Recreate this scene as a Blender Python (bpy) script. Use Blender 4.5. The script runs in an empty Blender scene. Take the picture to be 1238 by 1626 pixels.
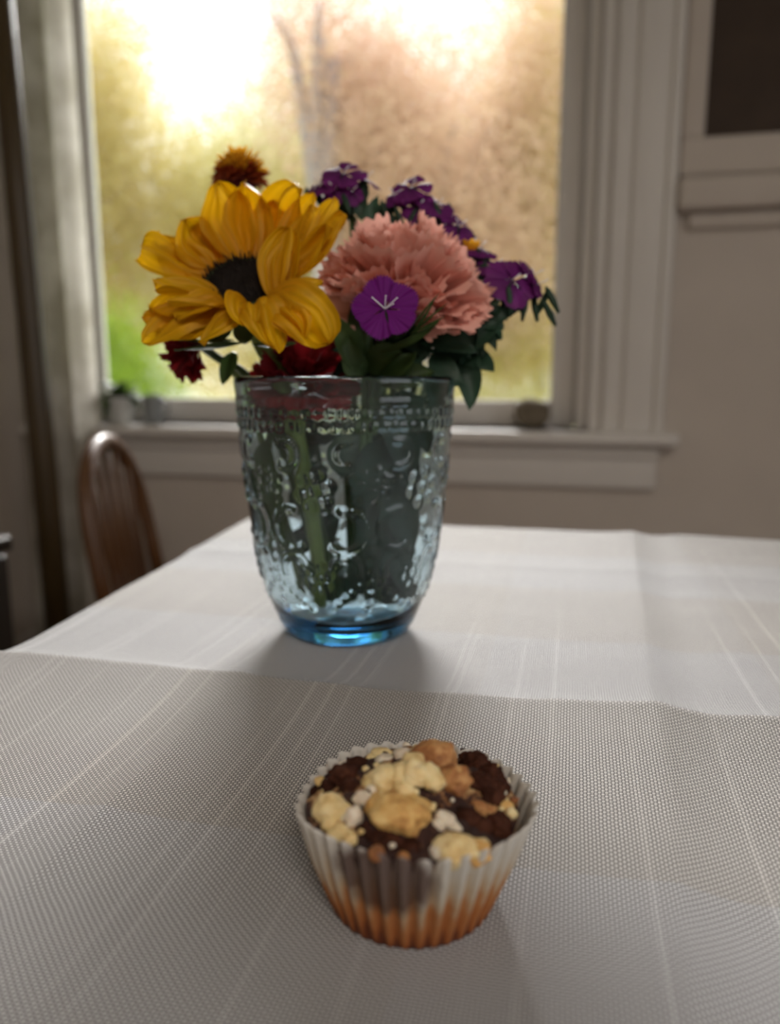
import bpy, bmesh, math, random
import numpy as np
from mathutils import Vector, Matrix, noise

# ------------------------------------------------------------------ camera, world, light, exposure
sc = bpy.context.scene
COL = sc.collection
F_PX, CX, CY = 1228.0, 619.0, 813.0
YAW, PITCH = math.radians(13.0), math.radians(9.8)
TABLE_Z = 0.75
CAM = Vector((0.0, 0.0, TABLE_Z + 0.16))
FWD = Vector((-math.sin(YAW) * math.cos(PITCH), math.cos(YAW) * math.cos(PITCH), -math.sin(PITCH)))
RIGHT = Vector((math.cos(YAW), math.sin(YAW), 0.0))
UP = RIGHT.cross(FWD)

cam_data = bpy.data.cameras.new('camera')
cam = bpy.data.objects.new('camera', cam_data)
COL.objects.link(cam)
cam.matrix_world = Matrix(((RIGHT.x, UP.x, -FWD.x, CAM.x), (RIGHT.y, UP.y, -FWD.y, CAM.y), (RIGHT.z, UP.z, -FWD.z, CAM.z), (0, 0, 0, 1)))
cam_data.sensor_fit = 'VERTICAL'
cam_data.sensor_height = 36.0
cam_data.lens = 36.0 * F_PX / 1626.0
cam_data.clip_start = 0.01
cam_data.dof.use_dof = True
cam_data.dof.focus_distance = 0.315
cam_data.dof.aperture_fstop = 5.6
sc.camera = cam

sc.view_settings.view_transform = 'Standard'
sc.view_settings.look = 'None'
sc.view_settings.gamma = 1.0
sc.view_settings.use_curve_mapping = False
sc.view_settings.exposure = 0.0

world = bpy.data.worlds.new('overcast_sky')
sc.world = world
world.use_nodes = True
bg = world.node_tree.nodes['Background']
bg.inputs['Color'].default_value = (0.93, 0.96, 1.0, 1.0)
bg.inputs['Strength'].default_value = 2.2


def portal(name, loc, rot, sx, sy):
    l = bpy.data.lights.new(name, 'AREA')
    l.shape = 'RECTANGLE'
    l.size, l.size_y = sx, sy
    l.cycles.is_portal = True
    o = bpy.data.objects.new(name, l)
    o.location, o.rotation_euler = loc, rot
    COL.objects.link(o)


WALL_V = 2.10                                   # inner face of the window wall
portal('window_portal', (-0.72, WALL_V + 0.16, 1.55), (math.radians(-90), 0, 0), 1.5, 1.7)
# low autumn sun veiled by thin cloud, coming through the picture window
sun_l = bpy.data.lights.new('veiled_sun', 'SUN')
sun_l.energy = 10.0
sun_l.angle = math.radians(20)
sun_l.color = (1.0, 0.985, 0.965)
so = bpy.data.objects.new('veiled_sun', sun_l)
SUN_EL, SUN_AZ = math.radians(35), math.radians(14)
so.rotation_euler = Vector((math.sin(SUN_AZ) * math.cos(SUN_EL), -math.cos(SUN_AZ) * math.cos(SUN_EL), -math.sin(SUN_EL))).to_track_quat('-Z', 'Y').to_euler()
COL.objects.link(so)
# the room's own lamp: a warm ceiling light behind the camera
lamp = bpy.data.lights.new('ceiling_lamp_light', 'AREA')
lamp.shape = 'DISK'
lamp.size = 0.9
lamp.energy = 35.0
lamp.color = (1.0, 0.91, 0.83)
lo = bpy.data.objects.new('ceiling_lamp_light', lamp)
lo.location = (0.7, -1.5, 2.38)
COL.objects.link(lo)


# ------------------------------------------------------------------ helpers
def pix(px, py, depth):
    """point seen at a pixel of the photograph, at an optical depth in metres"""
    return CAM + (FWD + RIGHT * ((px - CX) / F_PX) + UP * ((CY - py) / F_PX)) * depth


def on_plane_z(px, py, z):
    d = FWD + RIGHT * ((px - CX) / F_PX) + UP * ((CY - py) / F_PX)
    return CAM + d * ((z - CAM.z) / d.z)


def on_plane_y(px, py, y):
    d = FWD + RIGHT * ((px - CX) / F_PX) + UP * ((CY - py) / F_PX)
    return CAM + d * (y / d.y)


def empty(name, loc, label=None, cat=None, group=None, kind=None):
    o = bpy.data.objects.new(name, None)
    o.empty_display_size = 0.02
    o.location = loc
    COL.objects.link(o)
    tag(o, label, cat, group, kind)
    return o


def tag(o, label=None, cat=None, group=None, kind=None):
    if label: o['label'] = label
    if cat: o['category'] = cat
    if group: o['group'] = group
    if kind: o['kind'] = kind
    return o


def wloc(o):
    p = Vector((0, 0, 0))
    while o is not None:
        p += o.location
        o = o.parent
    return p


def mesh(name, verts, faces, mat, parent=None, smooth=True, origin=None):
    """verts in world coordinates"""
    base = wloc(parent) if parent else Vector((0, 0, 0))
    off = (Vector(origin) - base) if origin is not None else Vector((0, 0, 0))
    me = bpy.data.meshes.new(name)
    o0 = base + off
    me.from_pydata([tuple(Vector(v) - o0) for v in verts], [], faces)
    me.materials.append(mat)
    if smooth:
        me.polygons.foreach_set('use_smooth', [True] * len(me.polygons))
    me.update()
    o = bpy.data.objects.new(name, me)
    COL.objects.link(o)
    o.location = off
    if parent: o.parent = parent
    return o


class MB:
    """collects shapes into one mesh"""
    def __init__(s): s.v, s.f = [], []

    def add(s, v, f):
        n = len(s.v)
        s.v += [Vector(p) for p in v]
        s.f += [tuple(i + n for i in q) for q in f]
        return s

    def box(s, a, b, bev=0.0):
        x0, y0, z0 = a; x1, y1, z1 = b
        if bev <= 0:
            v = [(x0, y0, z0), (x1, y0, z0), (x1, y1, z0), (x0, y1, z0), (x0, y0, z1), (x1, y0, z1), (x1, y1, z1), (x0, y1, z1)]
            return s.add(v, [(0, 3, 2, 1), (4, 5, 6, 7), (0, 1, 5, 4), (1, 2, 6, 5), (2, 3, 7, 6), (3, 0, 4, 7)])
        bm = bmesh.new()
        bmesh.ops.create_cube(bm, size=1)
        for q in bm.verts:
            q.co = Vector(((x0 + x1) / 2 + q.co.x * (x1 - x0), (y0 + y1) / 2 + q.co.y * (y1 - y0), (z0 + z1) / 2 + q.co.z * (z1 - z0)))
        bmesh.ops.bevel(bm, geom=bm.edges[:], offset=bev, segments=2, affect='EDGES', profile=0.6)
        bm.verts.index_update()
        s.add([q.co.copy() for q in bm.verts], [tuple(x.index for x in g.verts) for g in bm.faces])
        bm.free()
        return s

    def tube(s, pts, rad, n=10, cap=True):
        pts = [Vector(p) for p in pts]
        if not hasattr(rad, '__len__'): rad = [rad] * len(pts)
        rings, ref = [], None
        for i, p in enumerate(pts):
            t = (pts[min(i + 1, len(pts) - 1)] - pts[max(i - 1, 0)]).normalized()
            if ref is None:
                ref = t.orthogonal().normalized()
            ref = (ref - t * ref.dot(t)).normalized()
            b = t.cross(ref)
            rings.append([p + (ref * math.cos(2 * math.pi * k / n) + b * math.sin(2 * math.pi * k / n)) * rad[i] for k in range(n)])
        v = [q for r in rings for q in r]
        f = []
        for i in range(len(pts) - 1):
            for k in range(n):
                k2 = (k + 1) % n
                f.append((i * n + k, i * n + k2, (i + 1) * n + k2, (i + 1) * n + k))
        if cap:
            f.append(tuple(range(n))[::-1])
            f.append(tuple((len(pts) - 1) * n + k for k in range(n)))
        return s.add(v, f)

    def lathe(s, prof, c, n=40, close=False):
        v, f = [], []
        for r, z in prof:
            for k in range(n):
                a = 2 * math.pi * k / n
                v.append((c[0] + r * math.cos(a), c[1] + r * math.sin(a), c[2] + z))
        for i in range(len(prof) - 1):
            for k in range(n):
                k2 = (k + 1) % n
                f.append((i * n + k, i * n + k2, (i + 1) * n + k2, (i + 1) * n + k))
        if close:
            f.append(tuple(range(n))[::-1])
            f.append(tuple((len(prof) - 1) * n + k for k in range(n)))
        return s.add(v, f)

    def blob(s, c, r, seed=0, amp=0.2, freq=1.5, sub=3, sq=(1, 1, 1)):
        bm = bmesh.new()
        bmesh.ops.create_icosphere(bm, subdivisions=sub, radius=1.0)
        sv = Vector((seed * 3.7, seed * 1.3, seed * 7.1))
        for q in bm.verts:
            d = q.co.normalized()
            k = 1 + amp * noise.noise(d * freq + sv) + amp * 0.5 * noise.noise(d * freq * 2.3 + sv)
            q.co = Vector(c) + Vector((d.x * sq[0], d.y * sq[1], d.z * sq[2])) * (r * k)
        bm.verts.index_update()
        s.add([q.co.copy() for q in bm.verts], [tuple(x.index for x in g.verts) for g in bm.faces])
        bm.free()
        return s

    def build(s, name, mat, parent=None, smooth=True, origin=None):
        return mesh(name, s.v, s.f, mat, parent, smooth, origin)


def bez(a, b, c, t):
    return a * ((1 - t) ** 2) + b * (2 * t * (1 - t)) + c * (t * t)


def smooth_path(pts, n=24):
    """Catmull-Rom through the points"""
    pts = [Vector(p) for p in pts]
    q = [pts[0] * 2 - pts[1]] + pts + [pts[-1] * 2 - pts[-2]]
    out = []
    m = len(pts) - 1
    for i in range(n + 1):
        x = i / n * m
        k = min(int(x), m - 1)
        t = x - k
        p0, p1, p2, p3 = q[k:k + 4]
        out.append(0.5 * ((2 * p1) + (p2 - p0) * t + (2 * p0 - 5 * p1 + 4 * p2 - p3) * t * t + (3 * p1 - p0 - 3 * p2 + p3) * t ** 3))
    return out


# ------------------------------------------------------------------ materials
class NT:
    def __init__(s, name):
        s.m = bpy.data.materials.new(name)
        s.m.use_nodes = True
        s.t = s.m.node_tree
        s.n = s.t.nodes
        s.out = s.n['Material Output']
        s.p = s.n['Principled BSDF']

    def new(s, t, **kw):
        n = s.n.new(t)
        for k, v in kw.items(): setattr(n, k, v)
        return n

    def link(s, a, b): s.t.links.new(a, b)

    def math(s, op, a, b=None, clamp=False):
        n = s.new('ShaderNodeMath', operation=op, use_clamp=clamp)
        for i, x in enumerate((a, b)):
            if x is None: continue
            if isinstance(x, (int, float)): n.inputs[i].default_value = x
            else: s.link(x, n.inputs[i])
        return n.outputs[0]

    def mix(s, fac, a, b):
        n = s.new('ShaderNodeMix', data_type='RGBA')
        if isinstance(fac, (int, float)): n.inputs['Factor'].default_value = fac
        else: s.link(fac, n.inputs['Factor'])
        for x, i in ((a, 6), (b, 7)):
            if isinstance(x, (tuple, list)): n.inputs[i].default_value = (*x[:3], 1)
            else: s.link(x, n.inputs[i])
        return n.outputs[2]

    def ramp(s, fac, stops):
        n = s.new('ShaderNodeValToRGB')
        e = n.color_ramp.elements
        while len(e) > 1: e.remove(e[-1])
        e[0].position, e[0].color = stops[0][0], (*stops[0][1], 1)
        for p, c in stops[1:]:
            k = e.new(p); k.color = (*c, 1)
        s.link(fac, n.inputs[0])
        return n.outputs[0]

    def noise(s, scale, detail=3, rough=0.5, coord='Object', vec=None):
        n = s.new('ShaderNodeTexNoise')
        n.inputs['Scale'].default_value = scale
        n.inputs['Detail'].default_value = detail
        n.inputs['Roughness'].default_value = rough
        if vec is None: vec = s.tc(coord)
        s.link(vec, n.inputs['Vector'])
        return n.outputs['Fac']

    def tc(s, k='Object'):
        return s.new('ShaderNodeTexCoord').outputs[k]

    def base(s, c):
        if isinstance(c, (tuple, list)): s.p.inputs['Base Color'].default_value = (*c[:3], 1)
        else: s.link(c, s.p.inputs['Base Color'])
        return s

    def set(s, **kw):
        for k, v in kw.items(): s.p.inputs[k.replace('_', ' ')].default_value = v
        return s

    def bump(s, h, strength=0.3, dist=0.01):
        n = s.new('ShaderNodeBump')
        n.inputs['Strength'].default_value = strength
        n.inputs['Distance'].default_value = dist
        s.link(h, n.inputs['Height'])
        s.link(n.outputs[0], s.p.inputs['Normal'])
        return n.outputs[0]

    def translucent(s, col, fac):
        t = s.new('ShaderNodeBsdfTranslucent')
        if isinstance(col, (tuple, list)): t.inputs[0].default_value = (*col[:3], 1)
        else: s.link(col, t.inputs[0])
        m = s.new('ShaderNodeMixShader')
        m.inputs[0].default_value = fac
        s.link(s.p.outputs[0], m.inputs[1]); s.link(t.outputs[0], m.inputs[2])
        s.link(m.outputs[0], s.out.inputs[0])
        return s


def plain(name, c, rough=0.6, var=0.12, scale=30, bump=0.0, spec=0.3):
    k = NT(name)
    n = k.noise(scale, 4)
    k.base(k.ramp(n, [(0.3, tuple(x * (1 - var) for x in c)), (0.7, tuple(min(1, x * (1 + var)) for x in c))]))
    k.set(Roughness=rough)
    k.p.inputs['Specular IOR Level'].default_value = spec
    if bump: k.bump(n, bump, 0.005)
    return k.m


def petal_mat(name, c0, c1, tr=0.3, rough=0.6, streak=0.0, scale=60):
    """UV.y runs from petal base to tip"""
    k = NT(name)
    sep = k.new('ShaderNodeSeparateXYZ')
    k.link(k.tc('UV'), sep.inputs[0])
    n = k.noise(scale, 3)
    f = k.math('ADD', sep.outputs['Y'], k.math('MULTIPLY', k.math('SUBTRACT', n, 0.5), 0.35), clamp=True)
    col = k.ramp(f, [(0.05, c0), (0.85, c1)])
    if streak:
        w = k.math('SINE', k.math('MULTIPLY', sep.outputs['X'], 42.0))
        w = k.math('ADD', k.math('MULTIPLY', w, 0.5), 0.5)
        col = k.mix(k.math('MULTIPLY', w, streak), col, tuple(x * 0.55 for x in c1))
        k.bump(w, 0.4, 0.0008)
    k.base(col).set(Roughness=rough)
    k.p.inputs['Specular IOR Level'].default_value = 0.25
    k.translucent(col, tr)
    return k.m


def leaf_mat(name, c, tr=0.3):
    k = NT(name)
    n = k.noise(45, 4)
    col = k.ramp(n, [(0.3, tuple(x * 0.65 for x in c)), (0.75, tuple(x * 1.2 for x in c))])
    k.base(col).set(Roughness=0.5)
    k.p.inputs['Specular IOR Level'].default_value = 0.3
    k.bump(n, 0.3, 0.002)
    k.translucent(col, tr)
    return k.m


def wood_mat(name, a, b, axis='Z', rough=0.4):
    k = NT(name)
    mp = k.new('ShaderNodeMapping')
    mp.inputs['Scale'].default_value = (18, 18, 1.5) if axis == 'Z' else (1.5, 18, 18)
    k.link(k.tc(), mp.inputs[0])
    n = k.noise(3, 5, 0.6, vec=mp.outputs[0])
    k.base(k.ramp(n, [(0.3, a), (0.7, b)])).set(Roughness=rough)
    k.bump(n, 0.1, 0.003)
    return k.m


M = {}
M['wall'] = plain('wall_paint', (0.56, 0.50, 0.44), 0.8, 0.03, 6)
M['trim'] = plain('trim_paint', (0.68, 0.645, 0.60), 0.45, 0.02, 8)
M['ceiling'] = plain('ceiling_paint', (0.75, 0.73, 0.70), 0.9, 0.02, 4)
M['floor'] = wood_mat('floor_wood', (0.10, 0.05, 0.025), (0.2, 0.11, 0.06), 'X', 0.35)
M['shade'] = plain('dark_shade', (0.055, 0.036, 0.024), 0.7, 0.1, 12)
M['wood'] = wood_mat('chair_wood', (0.075, 0.030, 0.010), (0.13, 0.058, 0.02))
M['pole'] = wood_mat('pole_wood', (0.040, 0.024, 0.006), (0.07, 0.042, 0.012))
M['darkwood'] = wood_mat('cabinet_wood', (0.012, 0.009, 0.006), (0.03, 0.02, 0.012))
M['brass'] = plain('aged_brass', (0.35, 0.25, 0.1), 0.35, 0.1)
M['brass'].node_tree.nodes['Principled BSDF'].inputs['Metallic'].default_value = 1
M['sunpetal'] = petal_mat('sunflower_petal', (0.62, 0.265, 0.002), (0.78, 0.43, 0.003), 0.45, 0.5, 0.30)
M['sundisc'] = plain('sunflower_disc', (0.010, 0.006, 0.004), 0.85, 0.4, 300)
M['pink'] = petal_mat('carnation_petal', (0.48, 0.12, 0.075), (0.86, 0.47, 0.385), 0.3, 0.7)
M['red'] = petal_mat('dark_red_petal', (0.08, 0.002, 0.004), (0.19, 0.007, 0.011), 0.25, 0.6)
M['violet'] = petal_mat('violet_petal', (0.13, 0.002, 0.15), (0.12, 0.001, 0.14), 0.15, 0.7, 0.25)
M['plum'] = petal_mat('plum_petal', (0.07, 0.004, 0.07), (0.125, 0.012, 0.115), 0.3, 0.6)
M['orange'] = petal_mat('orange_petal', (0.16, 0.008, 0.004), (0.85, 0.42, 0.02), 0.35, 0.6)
M['rust'] = petal_mat('rust_petal', (0.10, 0.004, 0.003), (0.34, 0.06, 0.012), 0.3, 0.6)
M['yellow'] = petal_mat('yellow_petal', (0.75, 0.2, 0.01), (0.85, 0.42, 0.02), 0.35, 0.6)
M['stem'] = leaf_mat('stem_green', (0.15, 0.19, 0.045), 0.0)
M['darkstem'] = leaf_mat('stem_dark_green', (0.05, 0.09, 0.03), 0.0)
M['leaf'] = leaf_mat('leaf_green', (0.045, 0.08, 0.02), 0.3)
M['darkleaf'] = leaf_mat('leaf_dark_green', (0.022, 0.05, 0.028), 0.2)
M['stamen'] = plain('stamen_white', (0.75, 0.72, 0.78), 0.5, 0.05)
M['bract'] = leaf_mat('bract_green', (0.075, 0.12, 0.04), 0.2)


def tree_mat(name, stops):
    k = NT(name)
    g = k.new('ShaderNodeNewGeometry')
    n = k.noise(0.55, 2)
    f = k.math('ADD', k.math('MULTIPLY', g.outputs['Random Per Island'], 0.3), k.math('MULTIPLY', n, 0.7))
    col = k.ramp(f, stops)
    k.base(col).set(Roughness=0.7)
    k.translucent(col, 0.6)
    return k.m


M['tree_yellow'] = tree_mat('leaves_yellow', [(0.25, (0.612, 0.472, 0.203)), (0.5, (0.629, 0.523, 0.227)), (0.75, (0.542, 0.505, 0.235))])
M['tree_peach'] = tree_mat('leaves_peach', [(0.25, (0.652, 0.446, 0.324)), (0.5, (0.669, 0.488, 0.367)), (0.75, (0.669, 0.530, 0.332))])
M['tree_lime'] = tree_mat('leaves_lime', [(0.25, (0.480, 0.488, 0.227)), (0.5, (0.577, 0.530, 0.243)), (0.75, (0.629, 0.523, 0.243))])
M['shrub'] = tree_mat('leaves_shrub', [(0.25, (0.26, 0.42, 0.04)), (0.5, (0.42, 0.58, 0.07)), (0.75, (0.55, 0.65, 0.1))])
M['bark'] = plain('grey_bark', (0.36, 0.33, 0.34), 0.9, 0.25, 12, 0.4)
M['lawn'] = plain('lawn', (0.36, 0.46, 0.14), 0.9, 0.25, 2)
M['ceramic'] = plain('white_ceramic', (0.55, 0.55, 0.52), 0.3, 0.03)
M['greyceramic'] = plain('grey_ceramic', (0.22, 0.23, 0.23), 0.4, 0.05)
M['stone'] = plain('grey_brown_stone', (0.16, 0.13, 0.09), 0.8, 0.3, 25, 0.4)


def curtain_mat():
    k = NT('curtain_fabric')
    n = k.noise(7, 3)
    col = k.ramp(n, [(0.40, (0.56, 0.53, 0.45)), (0.62, (0.80, 0.77, 0.70))])
    k.base(col).set(Roughness=0.9)
    k.translucent(col, 0.5)
    return k.m


M['curtain'] = curtain_mat()


def window_glass():
    k = NT('window_glass')
    tr = k.new('ShaderNodeBsdfTransparent')
    gl = k.new('ShaderNodeBsdfGlossy')
    gl.inputs['Roughness'].default_value = 0.02
    fr = k.new('ShaderNodeFresnel')
    fr.inputs[0].default_value = 1.45
    m = k.new('ShaderNodeMixShader')
    k.link(fr.outputs[0], m.inputs[0]); k.link(tr.outputs[0], m.inputs[1]); k.link(gl.outputs[0], m.inputs[2])
    k.link(m.outputs[0], k.out.inputs[0])
    return k.m


M['pane'] = window_glass()


def cloth_mat():
    """plain weave in two thread colours, with wide plaid bands and pale slub threads"""
    k = NT('linen_weave')
    sep = k.new('ShaderNodeSeparateXYZ')
    k.link(k.tc('UV'), sep.inputs[0])
    u, v = sep.outputs['X'], sep.outputs['Y']          # metres on the cloth
    P = 0.00115
    # a small wander so that the threads are not ruler straight
    nz = k.new('ShaderNodeTexNoise'); nz.inputs['Scale'].default_value = 60; nz.inputs['Detail'].default_value = 2
    k.link(k.tc('UV'), nz.inputs['Vector'])
    wob = k.math('MULTIPLY', k.math('SUBTRACT', nz.outputs['Fac'], 0.5), 0.5)
    U = k.math('ADD', k.math('DIVIDE', u, P * 1.15), wob)
    V = k.math('ADD', k.math('DIVIDE', v, P), wob)
    a = k.math('ABSOLUTE', k.math('SINE', k.math('MULTIPLY', U, math.pi)))
    b = k.math('ABSOLUTE', k.math('SINE', k.math('MULTIPLY', V, math.pi)))
    par = k.math('MODULO', k.math('ADD', k.math('FLOOR', U), k.math('ADD', k.math('FLOOR', V), 20000)), 2.0)
    weft = k.math('MULTIPLY', k.math('POWER', b, 0.8), k.math('POWER', a, 0.45))
    warp = k.math('MULTIPLY', k.math('MULTIPLY', k.math('POWER', a, 0.8), k.math('POWER', b, 0.6)), 0.62)
    h = k.math('ADD', k.math('MULTIPLY', weft, k.math('SUBTRACT', 1.0, par)), k.math('MULTIPLY', warp, par))
    # plaid: 118 mm bands both ways
    def band(x, off, per):
        f = k.math('MODULO', k.math('ADD', k.math('DIVIDE', k.math('SUBTRACT', x, off), per), 40.0), 1.0)
        return k.math('GREATER_THAN', f, 0.5)
    bv = band(v, 0.235 - 0.118, 0.236)                 # 1 in the beige weft bands
    bu = band(u, -0.04, 0.30)
    nz2 = k.new('ShaderNodeTexNoise'); nz2.inputs['Scale'].default_value = 9
    k.link(k.tc('UV'), nz2.inputs['Vector'])
    plaid = k.math('ADD', k.math('MULTIPLY', bv, 0.62), k.math('MULTIPLY', bu, 0.22), clamp=True)
    thread = k.mix(plaid, (0.69, 0.69, 0.70), (0.63, 0.585, 0.52))
    thread = k.mix(k.math('MULTIPLY', nz2.outputs['Fac'], 0.25), thread, (0.45, 0.41, 0.37))
    # slub threads along v: a 1-D noise over u
    cu = k.new('ShaderNodeCombineXYZ')
    k.link(k.math('MULTIPLY', k.math('FLOOR', U), 0.37), cu.inputs[0])
    k.link(k.math('MULTIPLY', v, 1.3), cu.inputs[1])
    s1 = k.new('ShaderNodeTexNoise'); s1.inputs['Scale'].default_value = 1.0; s1.inputs['Detail'].default_value = 0
    k.link(cu.outputs[0], s1.inputs['Vector'])
    slub = k.math('MULTIPLY', k.math('SUBTRACT', s1.outputs['Fac'], 0.66), 5.0, clamp=True)
    gap = k.mix(plaid, (0.085, 0.08, 0.08), (0.08, 0.07, 0.06))
    hh = k.math('ADD', h, k.math('MULTIPLY', slub, 0.20), clamp=True)
    f = k.ramp(hh, [(0.28, (0, 0, 0)), (0.80, (1, 1, 1))])
    col = k.mix(f, gap, thread)
    k.base(col).set(Roughness=0.62)
    k.p.inputs['Specular IOR Level'].default_value = 0.35
    k.p.inputs['Sheen Weight'].default_value = 0.25
    k.p.inputs['Sheen Roughness'].default_value = 0.4
    k.bump(hh, 0.7, 0.0006)
    return k.m


M['cloth'] = cloth_mat()


def vase_glass():
    k = NT('aqua_glass')
    k.base((0.86, 0.95, 0.98)).set(Roughness=0.0, IOR=1.47)
    k.p.inputs['Transmission Weight'].default_value = 1.0
    va = k.new('ShaderNodeVolumeAbsorption')
    va.inputs['Color'].default_value = (0.06, 0.66, 0.96, 1)
    va.inputs['Density'].default_value = 34.0
    k.link(va.outputs[0], k.out.inputs['Volume'])
    return k.m


M['glass'] = vase_glass()

# ------------------------------------------------------------------ the room
RL, RR, RB, RC = -1.62, 2.3, -2.6, 2.45        # left, right, rear wall planes and the ceiling


def struct(name, mb, mat, parent=None, smooth=False):
    o = mb.build(name, mat, parent, smooth)
    if parent is None: o['kind'] = 'structure'
    return o


struct('floor', MB().box((RL - .12, RB - .12, -0.08), (RR + .12, WALL_V + .14, 0)), M['floor'])
struct('ceiling', MB().box((RL - .12, RB - .12, RC), (RR + .12, WALL_V + .14, RC + .1)), M['ceiling'])
struct('wall_left', MB().box((RL - .12, RB - .12, 0), (RL, WALL_V + .14, RC)), M['wall'])


W_L, W_R, W_B, W_T = -1.50, 0.075, 0.775, 2.28           # rough opening of the picture window
V0, V1 = WALL_V, WALL_V + 0.14
S_L, S_R, S_B, S_T = 0.278, 1.20, 1.472, 2.28              # second, dark window to the right
m = MB()
m.box((RL, V0, 0), (W_L, V1, RC)).box((W_L, V0, 0), (W_R, V1, W_B)).box((W_L, V0, W_T), (W_R, V1, RC))
m.box((W_R, V0, 0), (S_L, V1, RC)).box((S_L, V0, 0), (S_R, V1, S_B)).box((S_L, V0, S_T), (S_R, V1, RC)).box((S_R, V0, 0), (RR, V1, RC))
struct('wall_back', m, M['wall'])
struct('wall_rear', MB().box((RL, RB - .12, 0), (RR, RB, RC)), M['wall'])
m = MB()
m.box((RR, RB, 0), (RR + .12, -1.6, RC)).box((RR, 0.2, 0), (RR + .12, WALL_V, RC)).box((RR, -1.6, 0), (RR + .12, 0.2, 0.8)).box((RR, -1.6, 2.1), (RR + .12, 0.2, RC))
struct('wall_right', m, M['wall'])
portal('side_window_portal', (RR + .1, -0.7, 1.45), (0, math.radians(90), 0), 1.3, 1.8)
for nm, a, b in (('baseboard_back', (RL, V0 - .016, 0), (RR, V0, .13)), ('baseboard_left', (RL, RB, 0), (RL + .016, V0 - .016, .13))):
    struct(nm, MB().box(a, b, .005), M['trim'])

# picture window: sash, stops, glass
win = empty('window_1', (W_L, V1, W_B), kind='structure')
ST = 0.065
g0, g1 = V0 + .085, V0 + .125
f = MB()
gx0, gx1, gz0, gz1 = W_L + ST + .01, -0.055, W_B + 0.075, W_T - ST
f.box((W_L, g0, W_B), (gx0, g1, W_T), .008)
f.box((gx1, g0, W_B), (0.012, g1, W_T), .012)
f.box((gx0 - .005, g0, W_B), (gx1 + .005, g1, gz0), .010)
f.box((gx0 - .005, g0, gz1), (gx1 + .005, g1, W_T), .010)
f.build('sash', M['trim'], win)
MB().box((gx0 - .01, V0 + .10, gz0 - .01), (gx1 + .01, V0 + .106, gz1 + .01)).build('pane', M['pane'], win, False)
j = MB().box((W_R - .063, V0 + .03, W_B), (W_R - .03, g1, W_T), .008).box((W_R - .03, V0 - .002, W_B), (W_R + .004, V1, W_T), .006)
j.build('jamb', M['trim'], win)
c = MB()
cr0, cr1 = W_R + .004, 0.232
c.box((cr0, V0 - .018, W_B - .005), (cr0 + .05, V0, W_T + .12), .006).box((cr0 + .045, V0 - .027, W_B - .005), (cr1 - .02, V0, W_T + .12), .012).box((cr1 - .03, V0 - .034, W_B - .005), (cr1, V0, W_T + .12), .010)
c.build('casing', M['trim'], win)
MB().box((RL + .005, V0 - .022, W_B - .005), (W_L, V0, W_T + .12), .006).build('casing', M['trim'], win)
MB().box((W_L, V0 - .022, W_T), (W_R + .004, V0, W_T + .12), .006).build('casing', M['trim'], win)
MB().box((RL + .004, V0 - .075, W_B - .034), (0.268, V0 + .10, W_B), .012).build('stool', M['trim'], win)
MB().box((RL + .004, V0 - .024, W_B - .150), (0.222, V0, W_B - .034), .008).box((RL + .004, V0 - .034, W_B - .072), (0.226, V0, W_B - .034), .012).build('apron', M['trim'], win)

# second window: dark roller shade in a tan frame
w2 = empty('window_2', (S_L, V0, S_B), kind='structure')
MB().box((S_L, V0 + .02, S_B), (S_R, V0 + .03, S_T)).build('shade', M['shade'], w2, False)
fr = MB().box((cr1 + .001, V0 - .03, S_B - .0), (S_L + .008, V0 + .03, S_T), .010).box((cr1 + .001, V0 - .03, S_B - .085), (S_R + .1, V0 + .03, S_B + .004), .012)
fr.build('frame', M['wall'], w2)
MB().box((cr1 + .001, V0 - .05, S_B - .165), (S_R + .12, V0, S_B - .088), .014).build('stool', M['wall'], w2)
MB().box((cr1 + .03, V0 - .02, S_B - .205), (S_R + .1, V0, S_B - .168), .008).build('apron', M['wall'], w2)

# ------------------------------------------------------------------ outside
ground = MB().box((-30, V1 + .02, -0.75), (25, 60, -0.6))
tag(ground.build('lawn_ground', M['lawn'], smooth=False), kind='structure')


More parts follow.
